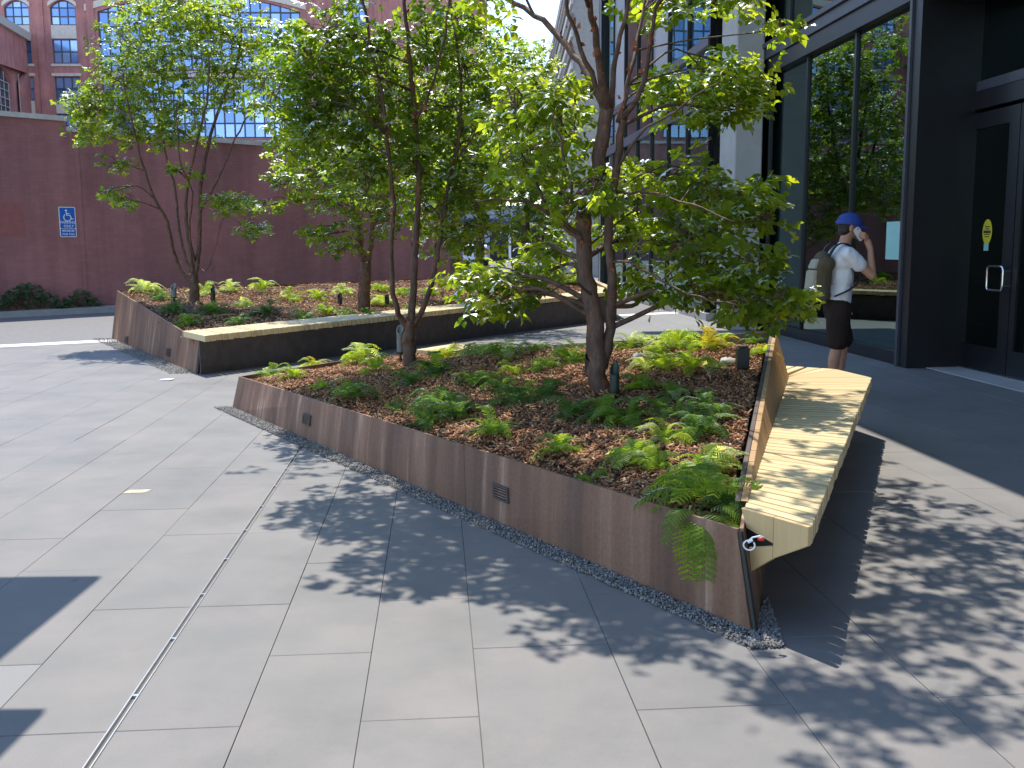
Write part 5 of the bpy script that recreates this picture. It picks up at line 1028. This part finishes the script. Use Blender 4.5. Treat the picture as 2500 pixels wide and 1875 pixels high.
# ================================================================== GLASS BUILDING ON THE RIGHT
S0 = A3(4.471, 16.834, 0)                                     # a point on the storefront glass line
gbld = empty('glass_building', (6, 16, 0), 'modern glass-fronted building with black frames along the plaza', 'building')
def gp(v, out, z, o=S0): return o + D * v - U * out + A3(0, 0, z)          # out = towards the plaza
def gbox(name, mat, v0, v1, o0, o1, z0, z1, o=S0, parent=None, bevel=0.0):
    b = [gp(v0, o0, z0, o), gp(v0, o1, z0, o), gp(v1, o1, z0, o), gp(v1, o0, z0, o)]; t = [gp(v0, o0, z1, o), gp(v0, o1, z1, o), gp(v1, o1, z1, o), gp(v1, o0, z1, o)]
    return MB().hexa(b[::-1], t[::-1]).build(name, mat, parent or gbld, bevel=bevel)
def pane(mat, v0, v1, z0, z1, o=S0, out=-.02, parent=None):
    j = random.uniform(-.0015, .0015)
    return MB().add([gp(v0, out + j, z0, o), gp(v1, out - j, z0, o), gp(v1, out - j, z1, o), gp(v0, out + j, z1, o)], [(3, 2, 1, 0)]).build('pane', mat, parent or gbld)
vm = [1.62, .72, -1.03, -2.82, -4.62]
gbox('sill', 'frame_black', -4.68, 1.70, -.12, .05, 0.0, .16)
for i, v in enumerate(vm[:-1]): gbox('mullion', 'frame_black', v - .03, v + .03, -.09, .015, .16, 4.31)
for a, b in zip(vm[1:], vm[:-1]): pane('glass_green' if b == 1.62 else 'glass_store', a + .035, b - .035, .16, 4.31)
gbox('corner_post', 'frame_black', -4.86, -4.60, -.62, .09, 0, 4.30); gbox('corner_trim', 'frame_grey', -4.66, -4.60, .09, .12, 0, 4.30)
gbox('fascia', 'frame_black', -9.5, 1.75, -.15, .10, 4.312, 4.55); gbox('fascia', 'frame_grey', -9.5, 1.75, -.15, .14, 4.56, 4.72); gbox('fascia_cap', 'frame_grey', -9.5, 1.75, -.15, .19, 4.73, 4.80)
for k in range(7): v = 1.62 - k * 1.79; gbox('mullion', 'frame_black', v - .03, v + .03, -.09, .015, 4.81, 7.58)
for k in range(6): v = 1.62 - k * 1.79; pane('glass_store', v - 1.76, v - .03, 4.81, 7.58)
gbox('transom', 'frame_black', -9.2, 1.7, -.12, .05, 7.3, 7.58)
# entrance: recessed doors right of the corner post
S1 = gp(-4.5, -.62, 0); OUTD = 0.0
door_o = A3(5.436, 12.331, 0)
gbox('reveal', 'frame_black', -4.86, -4.80, -.72, -.62, 0, 4.30)
def dbox(name, mat, v0, v1, o0, o1, z0, z1, parent=None, bevel=0.0): return gbox(name, mat, v0, v1, o0, o1, z0, z1, door_o, parent, bevel)
dbox('door_frame', 'frame_black', -.10, .30, -.06, .03, 0, 4.3); dbox('door_header', 'frame_black', -3.2, -.10, -.06, .045, 3.02, 3.22); dbox('door_header', 'frame_grey', -3.2, -.10, -.06, .03, 3.23, 3.34)
pane('glass_door', -3.2, -.10, 3.35, 4.3, door_o, -.02)
dbox('threshold', 'steel', -3.2, .02, -.05, .09, 0, .018)
def door(v0, v1, name_label):
    t = dbox('door', 'frame_black', v0, v0 + .20, -.03, .02, .02, 2.98); dbox('stile', 'frame_black', v1 - .10, v1, -.03, .02, .02, 2.98, t); dbox('top_rail', 'frame_black', v0 + .2, v1 - .1, -.03, .02, 2.80, 2.98, t); dbox('bottom_rail', 'frame_black', v0 + .2, v1 - .1, -.03, .02, .02, .30, t)
    pane('glass_door', v0 + .2, v1 - .1, .30, 2.80, door_o, -.005, t); dbox('push_bar', 'frame_grey', v0 + .2, v1 - .1, -.06, -.03, 1.00, 1.05, t); return t
d1 = door(-1.22, -.115, ''); d2 = door(-2.34, -1.235, '')
for zc_ in (.35, 1.1, 1.95, 2.7): dbox('hinge', 'chrome', -.125, -.105, .02, .035, zc_ - .06, zc_ + .06, d1)
# square pull handle
hv0, hv1, hz0, hz1 = -1.18, -.86, .96, 1.23
for vv in (0,):
    pts = [gp(hv0, .09, hz0, door_o), gp(hv1, .09, hz0, door_o), gp(hv1, .09, hz1, door_o), gp(hv0, .09, hz1, door_o)]
    rp = []
    for i in range(4):
        a, b, c = pts[i - 1], pts[i], pts[(i + 1) % 4]; u1 = (a - b) / np.linalg.norm(a - b); u2 = (c - b) / np.linalg.norm(c - b)
        for t in np.linspace(0, 1, 5): rp.append(b + u1 * .05 * (1 - t) ** 2 + u2 * .05 * t ** 2)
    rp.append(rp[0]); MB().tube(rp, [.014] * len(rp), 8, cap=False).build('pull_handle', 'chrome', d1, smooth=True)
    for z in (hz0 + .05, hz1 - .05): MB().tube([gp(hv0, .02, z, door_o), gp(hv0, .09, z, door_o)], [.01, .01], 8).build('handle_mount', 'chrome', d1)
# door stickers and the notice behind the glass
ov = MB(); cen = gp(-.655, .0, 1.615, door_o) ; ov.add([cen + D * (.10 * math.cos(a)) + A3(0, 0, .145 * math.sin(a)) - U * .002 for a in np.linspace(0, 2 * math.pi, 28, endpoint=False)], [tuple(range(28))])
stk = tag(ov.build('sticker', 'yellow_sticker'), 'yellow oval sticker on the glass entrance door', 'sticker')
for z, h, w in ((.06, .012, .10), (.035, .01, .08), (0.0, .03, .15), (-.03, .01, .12), (-.055, .01, .09)):
    MB().prism([cen + D * s * w / 2 + A3(0, 0, z + e) - U * .003 for s, e in ((-1, -h / 2), (1, -h / 2), (1, h / 2), (-1, h / 2))], -U * .001).build('printed_line', 'sticker_ink', stk)
c2_ = gp(-.65, .0, 1.44, door_o); tag(MB().prism([c2_ + D * s * .05 + A3(0, 0, z) - U * .002 for s, z in ((-1, -.04), (1, -.04), (1, .045), (-1, .045))], -U * .0015).build('sticker', 'paper_teal'), 'small pale square sticker under the yellow oval sticker', 'sticker')
pc = [gp(v, -.012, z) for v, z in ((-4.40, 1.29), (-3.95, 1.29), (-3.95, 1.76), (-4.40, 1.76))]; tag(MB().prism(pc, -U * .002).build('notice', 'paper_teal'), 'pale teal paper notice stuck on the storefront glass beside the corner post', 'notice')
# canopy band above the entrance
gbox('entry_beam', 'frame_grey', -9.5, -4.87, -.50, -.10, 3.62 + .7, 4.31 + .0); gbox('entry_soffit', 'frame_black', -9.5, -4.87, -.62, -.05, 4.25, 4.318)
gbox('entry_side', 'frame_black', -9.6, -9.4, -3.0, .05, 0, 4.3)
# far part: projecting glazed bay behind the concrete column
S2 = A3(3.848, 19.977, 0)
gbox('return_glass_frame', 'frame_black', 1.70, 1.78, -.1, .55, 0, 9.0)
colm = gbox('column', 'concrete', -1.70, -.78, -.46, .02, 0, 20.0, A3(3.70, 19.1, 0), bevel=.02)
vb_ = [-.05 + 1.78 * k for k in range(8)]
gbox('sill', 'concrete', -.3, 12.5, -.15, .06, 0, .15, S2)
for k, v in enumerate(vb_): gbox('mullion', 'frame_black', v - .03, v + .03, -.09, .02, .15, 20.0, S2)
for z0, z1, mt in ((4.18, 4.42, 'frame_grey'), (5.28, 5.46, 'frame_grey'), (8.9, 9.2, 'frame_grey'), (2.42, 2.50, 'frame_black')): gbox('spandrel', mt, -.05, 12.46, -.13, .05, z0, z1, S2)
rows = [(.15, 2.42), (2.50, 4.18), (4.42, 5.28), (5.46, 8.9)]
kinds = [['glass_green', 'glass_green', 'glass_store', 'glass_green', 'glass_green', 'glass_store', 'glass_green']] * 2 + [['glass_store', 'glass_green', 'grey_panel', 'glass_store', 'glass_green', 'grey_panel', 'glass_green']] * 2
for r_, (z0, z1) in enumerate(rows):
    for k in range(7): pane(kinds[r_][k], vb_[k] + .035, vb_[k + 1] - .035, z0, z1, S2, -.03)
for k in range(7):
    pane('glass_store', vb_[k] + .035, vb_[k + 1] - .035, 9.2, 20.0, S2, -.03)
gbox('end_post', 'frame_black', 12.35, 12.75, -.6, .1, 0, 20.3, S2); gbox('end_trim', 'steel', 12.30, 12.34, .1, .13, 0, 20, S2)
# body of the building: rooms behind the glass, floors, roof
gbox('floor_slab', 'concrete', -26, 15.4, -14, -.16, -.06, .01)
for z in (4.4, 9.02, 13.0, 17.0): gbox('floor_slab', 'concrete', -26, 15.4, -14, -.20, z, z + .2)
gbox('inner_wall', 'interior_dark', -26, 1.7, -5.2, -5.0, .02, 4.39); gbox('inner_wall', 'interior_mid', 1.72, 15.4, -3.4, -3.2, .02, 20.2); gbox('inner_wall', 'interior_dark', -26, 1.7, -5.2, -5.0, 4.62, 9.0); gbox('partition', 'interior_dark', 1.66, 1.72, -5, -.2, .02, 9.0); gbox('partition', 'interior_dark', -26, -25.8, -14, -.2, 0, 20)
for k in range(4): gbox('inner_column', 'concrete', 3.6 + k * 3.4, 4.15 + k * 3.4, -1.3, -.7, .02, 20.0)
for k in (1, 3): gbox('blind', 'blind', vb_[k] + .1, vb_[k + 1] - .1, -.35, -.30, 4.5, 8.8, S2)
gbox('upper_storeys', 'frame_grey', -26, 4.2, -.3, 2.92, 7.6, 20.4); gbox('upper_facade', 'frame_grey', -26, -9.5, -.3, .05, 0, 9.3); gbox('roof', 'grey_stone_dark', -26, 15.5, -14, .08, 20.41, 20.7); gbox('roof', 'grey_stone_dark', -26, 4.25, .081, 2.98, 20.41, 20.7); gbox('rear_wall', 'grey_stone', -26, 15.4, -14.3, -14, 0, 20.4); gbox('end_wall', 'grey_stone', 15.42, 15.7, -14, .0, 0, 20.4)

# ================================================================== MAN ON THE PHONE
def capsule(m_, a, b, ra, rb, n=14):
    a, b = np.array(a, float), np.array(b, float); d = b - a; L = np.linalg.norm(d); d = d / L if L > 1e-6 else A3(0, 0, 1); pts, rr = [], []
    for k in range(5): t = math.pi / 2 * k / 5; pts.append(a - d * ra * math.cos(t)); rr.append(max(ra * math.sin(t), ra * .05))
    for k in range(6): pts.append(lerp(a, b, k / 5)); rr.append(ra + (rb - ra) * k / 5)
    for k in range(1, 6): t = math.pi / 2 * k / 5; pts.append(b + d * rb * math.sin(t)); rr.append(max(rb * math.cos(t), rb * .05))
    m_.tube(pts, rr, n)
def ellip(m_, c, r, rot=(0, 0, 0), n=16):
    M = np.array(Euler(rot).to_matrix()); vs_ = []; 
    for i in range(1, 10):
        for k in range(n):
            ph = math.pi * i / 10; th = 2 * math.pi * k / n; vs_.append(np.array(c) + M @ (np.array(r) * A3(math.sin(ph) * math.cos(th), math.sin(ph) * math.sin(th), math.cos(ph))))
    fs_ = [(i * n + k, (i + 1) * n + k, (i + 1) * n + (k + 1) % n, i * n + (k + 1) % n) for i in range(8) for k in range(n)] + [tuple(range(n)), tuple(range(8 * n, 9 * n))[::-1]]
    m_.add(vs_, fs_)
def remesh(m_, name, mat, parent, vox, smooth=4, fold=0.0, hem=None):
    me = bpy.data.meshes.new(name); me.from_pydata(m_.v, [], m_.f); o = bpy.data.objects.new(name, me); col.objects.link(o)
    r_ = o.modifiers.new('r', 'REMESH'); r_.mode = 'VOXEL'; r_.voxel_size = vox; s_ = o.modifiers.new('s', 'SMOOTH'); s_.factor = .5; s_.iterations = smooth
    dg = bpy.context.evaluated_depsgraph_get(); m2 = bpy.data.meshes.new_from_object(o.evaluated_get(dg)); bpy.data.objects.remove(o); m2.materials.clear(); m2.materials.append(MATS[mat] if isinstance(mat, str) else mat)
    if fold:                                                   # soft creases in the cloth, deeper below the chest
        from mathutils import noise as mnoise
        for vx in m2.vertices:
            c = vx.co; n_ = mnoise.noise(Vector((c.x * 9, c.y * 9, c.z * 5 + c.x * 7))) + .6 * mnoise.noise(Vector((c.x * 21 + 5, c.y * 17, c.z * 13 - c.x * 15)))
            vx.co = c + vx.normal * (n_ * fold)
    if hem is not None:
        for vx in m2.vertices: vx.co.z = max(vx.co.z, hem)
    m2.polygons.foreach_set('use_smooth', np.ones(len(m2.polygons), bool)); o = bpy.data.objects.new(name, m2); col.objects.link(o); o.parent = parent; m2.name = name; return o
man = empty('person', (3.25, 9.95, 0), 'man in blue cap, white t-shirt and dark shorts, talking on a phone', 'person'); man.rotation_euler = (0, 0, R(3))
# local frame: +x is the way he faces, -y is his right side (towards the camera)
bd = MB()
ellip(bd, (.070, 0, 1.665), (.098, .076, .115)); ellip(bd, (.105, 0, 1.615), (.065, .058, .07)); capsule(bd, (.162, 0, 1.655), (.174, 0, 1.628), .012, .015)      # skull, jaw, nose
ellip(bd, (.155, 0, 1.578), (.022, .028, .012)); ellip(bd, (.150, 0, 1.552), (.026, .03, .02))                                                                     # lips, chin
for s in (-1, 1): ellip(bd, (.06, s * .079, 1.645), (.022, .012, .036)); ellip(bd, (.145, s * .032, 1.664), (.012, .016, .010))
capsule(bd, (.015, 0, 1.43), (.05, 0, 1.60), .062, .055); ellip(bd, (-.01, 0, 1.33), (.10, .17, .14)); ellip(bd, (-.01, 0, 1.15), (.095, .145, .2)); ellip(bd, (-.03, 0, .93), (.11, .16, .13))
for s in (-1, 1): capsule(bd, (0, s * .06, 1.42), (.0, s * .17, 1.39), .06, .058)
# right arm up to the phone
sh_, el, wr = A3(.005, -.185, 1.385), A3(.225, -.215, 1.185), A3(.235, -.13, 1.435)
capsule(bd, sh_, el, .052, .042); capsule(bd, el, wr, .043, .028)
pal = A3(.215, -.105, 1.51); capsule(bd, wr, pal, .030, .034)
for k, (dz, ln_) in enumerate(((.045, .075), (.028, .082), (.010, .078), (-.008, .062))):
    k0 = pal + A3(-.005, -.012, dz + .012); k1 = k0 + A3(-.045, -.028, .028); k2 = k1 + A3(-ln_ * .55, .018, .008); capsule(bd, k0, k1, .0105, .0098, 8); capsule(bd, k1, k2, .0095, .0082, 8)
capsule(bd, pal + A3(-.01, .02, .01), pal + A3(-.055, .022, .055), .012, .010, 8); capsule(bd, pal + A3(-.055, .022, .055), pal + A3(-.075, .014, .085), .010, .009, 8)
# left arm hanging with bent elbow, hand in front of the hip
sl, ell, wl2 = A3(.0, .19, 1.385), A3(.02, .225, 1.10), A3(.12, .20, .88)
capsule(bd, sl, ell, .05, .041); capsule(bd, ell, wl2, .041, .028); pl2 = wl2 + A3(.03, -.005, -.065); capsule(bd, wl2, pl2, .028, .034)
for k in range(4): a_ = pl2 + A3(.022 - k * .015, -.004, -.025); b_2 = a_ + A3(.010, -.010, -.035); capsule(bd, a_, b_2, .0105, .0095, 8); capsule(bd, b_2, b_2 + A3(-.004, -.018, -.028), .0095, .0082, 8)
capsule(bd, pl2 + A3(.028, -.01, .01), pl2 + A3(.052, -.022, -.03), .012, .009, 8)
# legs and feet
for s, hx, kx, ax in ((-1, -.04, -.05, -.09), (1, -.01, .09, .06)):
    hip, kn, an = A3(hx, s * .095, .88), A3(kx, s * .10, .50), A3(ax, s * .10, .09); capsule(bd, hip, kn, .088, .058); capsule(bd, kn, lerp(kn, an, .35) - A3(.012, 0, 0), .054, .058); capsule(bd, lerp(kn, an, .35) - A3(.012, 0, 0), an, .057, .036); capsule(bd, an, an + A3(.13, s * .02, -.045), .038, .034)
body = remesh(bd, 'body', 'skin', man, .0075, 3)
# t-shirt with short sleeves
sb = MB(); ellip(sb, (-.01, 0, 1.325), (.122, .192, .155)); ellip(sb, (0, 0, 1.17), (.118, .172, .20)); ellip(sb, (-.012, 0, 1.02), (.122, .175, .13)); capsule(sb, (.0, -.10, 1.425), (.0, .10, 1.425), .055, .055); capsule(sb, (.012, 0, 1.42), (.022, 0, 1.462), .078, .070)
for s in (-1, 1): capsule(sb, (0, s * .06, 1.42), (.0, s * .165, 1.395), .07, .072)
capsule(sb, sh_, lerp(sh_, el, .46), .073, .071); capsule(sb, sl, lerp(sl, ell, .46), .072, .070); capsule(sb, (-.02, -.05, .955), (-.02, .05, .955), .115, .115)
sb.add([], [])
remesh(sb, 'shirt', 'shirt', man, .009, 5, .010, .905)
so = MB(); ellip(so, (-.03, 0, .90), (.128, .178, .13))
for s, hx, kx in ((-1, -.04, -.05), (1, -.01, .08)): capsule(so, (hx, s * .092, .85), (kx, s * .10, .545), .118, .105)
remesh(so, 'shorts', 'shorts', man, .010, 3, .009, .465)
# cap with brim and rear gap, hair
def half_dome(m_, c, r, zmin, n=22, rot=0.0, th=.0, nz=8):
    vs_ = []
    for i in range(nz + 1):
        ph = math.pi / 2 * (1 - i / nz) if zmin == 0 else (math.pi / 2 + zmin) * (1 - i / nz)
        for k in range(n): t = 2 * math.pi * k / n; x, y, z = r[0] * math.sin(ph) * math.cos(t), r[1] * math.sin(ph) * math.sin(t), r[2] * math.cos(ph); vs_.append(A3(c[0] + x * math.cos(rot) + z * math.sin(rot), c[1] + y, c[2] + z * math.cos(rot) - x * math.sin(rot)))
    m_.add(vs_, [(i * n + k, i * n + (k + 1) % n, (i + 1) * n + (k + 1) % n, (i + 1) * n + k) for i in range(nz) for k in range(n)])
def local(m_, name, mat, parent=man, smooth=True):
    me = bpy.data.meshes.new(name); me.from_pydata(m_.v, [], m_.f); me.materials.append(MATS[mat]); me.polygons.foreach_set('use_smooth', np.full(len(me.polygons), smooth)); o = bpy.data.objects.new(name, me); col.objects.link(o); o.parent = parent; return o
hm = MB(); ellip(hm, (.052, 0, 1.668), (.093, .083, .098)); ellip(hm, (.015, 0, 1.615), (.055, .07, .05)); remesh(hm, 'hair', 'hair', man, .008, 2)
cp = MB(); half_dome(cp, (.066, 0, 1.688), (.128, .102, .106), .12, rot=.10); ellip(cp, (.07, 0, 1.790), (.010, .010, .006)); cap = local(cp, 'cap', 'cap_blue')
bm_v = []; nb_ = 14
for th in (0, -.006):
    for i in range(4):
        for k in range(nb_ + 1):
            t = R(-78 + 156 * k / nb_); ext = i / 3 * .085 * math.cos(t * .9); bm_v.append(A3(.068 + (.112 + ext) * math.cos(t), (.090 + ext * .35) * math.sin(t), 1.676 - ext * .42 - .018 * (1 - math.cos(t)) + th))
n1 = nb_ + 1; bf = []
for l in (0, 1):
    for i in range(3):
        for k in range(nb_): q = (l * 4 * n1 + i * n1 + k, l * 4 * n1 + i * n1 + k + 1, l * 4 * n1 + (i + 1) * n1 + k + 1, l * 4 * n1 + (i + 1) * n1 + k); bf.append(q if l == 0 else q[::-1])
bf += [(3 * n1 + k, 3 * n1 + k + 1, 7 * n1 + k + 1, 7 * n1 + k) for k in range(nb_)]
local(MB().add(bm_v, bf), 'brim', 'cap_blue', cap)
gpx = MB(); gpx.add([A3(.068 - .1195 * math.cos(t), .096 * math.sin(t), 1.69 + h * .052 * math.cos(t * 1.6) - .008 + .012) for h in (0, 1) for t in np.linspace(-.55, .55, 9)], [(k, k + 1, 9 + k + 1, 9 + k) for k in range(8)]); local(gpx, 'rear_opening', 'hair', cap)
# phone against the right ear
ph = empty('phone', (0, 0, 0), 'white phone held to the ear of the man in the blue cap', 'phone'); phm = MB(); phm.box(-.034, -.0042, -.07, .034, .0042, .07)
me = bpy.data.meshes.new('body'); me.from_pydata(phm.v, [], phm.f); bm = bmesh.new(); bm.from_mesh(me); bmesh.ops.bevel(bm, geom=[e for e in bm.edges if abs((e.verts[0].co - e.verts[1].co).y) > .005], offset=.01, segments=3, affect='EDGES'); bm.to_mesh(me); bm.free(); me.materials.append(MATS['phone'])
pb_ = bpy.data.objects.new('body', me); col.objects.link(pb_); pb_.parent = ph
lm = MB().box(.008, -.0055, .045, .020, -.0044, .057); me = bpy.data.meshes.new('camera_lens'); me.from_pydata(lm.v, [], lm.f); me.materials.append(MATS['lamp_black']); lo_ = bpy.data.objects.new('camera_lens', me); col.objects.link(lo_); lo_.parent = ph
Mm = Matrix.Translation((3.25, 9.95, 0)) @ Matrix.Rotation(R(3), 4, 'Z'); ph.matrix_world = Mm @ Matrix.Translation((.125, -.106, 1.585)) @ Euler((R(6), R(-38), R(8))).to_matrix().to_4x4()
# backpack
bag = empty('backpack', (3.25, 9.95, 0), 'brown and tan backpack on the back of the man in the blue cap', 'backpack'); bag.rotation_euler = (0, 0, R(3))
bgm = MB(); ellip(bgm, (-.195, 0, 1.32), (.075, .14, .11), (0, .12, 0)); capsule(bgm, (-.20, -.07, 1.26), (-.215, -.07, 1.04), .085, .088); capsule(bgm, (-.20, .07, 1.26), (-.215, .07, 1.04), .085, .088); capsule(bgm, (-.175, -.09, 1.30), (-.175, .09, 1.30), .08, .08); capsule(bgm, (-.205, -.1, 1.0), (-.205, .1, 1.0), .075, .075)
remesh(bgm, 'sack', 'bag_brown', bag, .012, 6, .007)
pk = MB(); pk.hexa([A3(-.335, -.105, 1.02), A3(-.335, .105, 1.02), A3(-.26, .12, 1.02), A3(-.26, -.12, 1.02)], [A3(-.315, -.10, 1.235), A3(-.315, .10, 1.235), A3(-.25, .12, 1.245), A3(-.25, -.12, 1.245)]); o = local(pk, 'front_pocket', 'bag_tan', bag, False)
o.modifiers.new('b', 'BEVEL').width = .02; o.modifiers['b'].segments = 3
pk = MB(); pk.hexa([A3(-.312, -.095, 1.25), A3(-.312, .095, 1.25), A3(-.24, .11, 1.25), A3(-.24, -.11, 1.25)], [A3(-.275, -.08, 1.345), A3(-.275, .08, 1.345), A3(-.215, .09, 1.355), A3(-.215, -.09, 1.355)]); o = local(pk, 'top_pocket', 'bag_tan', bag, False); o.modifiers.new('b', 'BEVEL').width = .02; o.modifiers['b'].segments = 3
pk = MB(); pk.hexa([A3(-.338, -.11, .965), A3(-.338, .11, .965), A3(-.20, .13, .955), A3(-.20, -.13, .955)], [A3(-.336, -.107, 1.015), A3(-.336, .107, 1.015), A3(-.20, .125, 1.0), A3(-.20, -.125, 1.0)]); local(pk, 'base_panel', 'bag_grey', bag, False)
def strap_(pts, w, parent, name='strap'):
    c = catmull([A3(*p) for p in pts], 5); vs_ = []
    for p in c: vs_ += [p + A3(0, -w, 0), p + A3(0, w, 0)]
    m_ = MB(); m_.add(vs_, [(2 * i, 2 * i + 1, 2 * i + 3, 2 * i + 2) for i in range(len(c) - 1)]); o = local(m_, name, 'strap', parent, True); md = o.modifiers.new('t', 'SOLIDIFY'); md.thickness = .012; md.offset = 0
for s in (-1, 1):
    strap_([(-.165, s * .10, 1.37), (-.10, s * .115, 1.475), (-.01, s * .12, 1.492), (.085, s * .125, 1.43), (.128, s * .135, 1.30), (.13, s * .15, 1.16)], .026, bag)
    strap_([(.13, s * .155, 1.17), (.085, s * .180, 1.10), (.0, s * .186, 1.04), (-.12, s * .172, .985)], .013, bag, 'lower_strap')
MB_h = MB(); MB_h.tube([A3(-.15, -.03, 1.41), A3(-.165, 0, 1.435), A3(-.15, .03, 1.41)], [.008] * 3, 6); local(MB_h, 'grab_loop', 'strap', bag)
# shoes
for s, ax in ((-1, -.09), (1, .06)):
    sm = MB(); capsule(sm, (ax - .02, s * .10, .055), (ax + .15, s * .12, .045), .052, .045); ellip(sm, (ax, s * .10, .08), (.05, .045, .05)); remesh(sm, 'shoe', 'shoe', man, .009, 3)

# ================================================================== PARASOLS ADDED OUTSIDE THE FRAME TO CAST SHADOWS ON THE PAVING
def shadowcaster(xr, yf, z, half, label):
    cx, cy = xr - half, yf - half; t = empty('shadowcaster', (cx, cy, 0), label, 'shadowcaster', 'added square grey parasols'); cn = MB()
    cs = [A3(cx + sx * half, cy + sy_ * half, z) for sx, sy_ in ((-1, -1), (1, -1), (1, 1), (-1, 1))]; ap = A3(cx, cy, z + .55)
    cn.add(cs + [ap] + [c - A3(0, 0, .10) for c in cs], [(0, 1, 4), (1, 2, 4), (2, 3, 4), (3, 0, 4)] + [(i, 5 + i, 5 + (i + 1) % 4, (i + 1) % 4) for i in range(4)]); cn.build('canopy', 'canvas_grey', t)
    MB().tube([A3(cx, cy, 0), ap], [.03, .025], 10).build('pole', 'frame_grey', t); MB().box(cx - .3, cy - .3, 0, cx + .3, cy + .3, .08).build('base', 'concrete', t)
    for c in cs: MB().tube([ap - A3(0, 0, .05), c - A3(0, 0, .02)], [.012, .008], 6).build('rib', 'frame_grey', t)
ck = 1 / math.tan(SUN_EL)
for (gx, gy), z, half, lab in (((-1.89, 4.42), 3.5, 1.35, 'higher added grey square parasol just left of the view'), ((-1.53, 3.08), 2.95, 1.3, 'lower added grey square parasol nearest the camera on the left')):
    shadowcaster(gx + z * ck * math.sin(SUN_AZ), gy + z * ck * math.cos(SUN_AZ), z, half, lab)
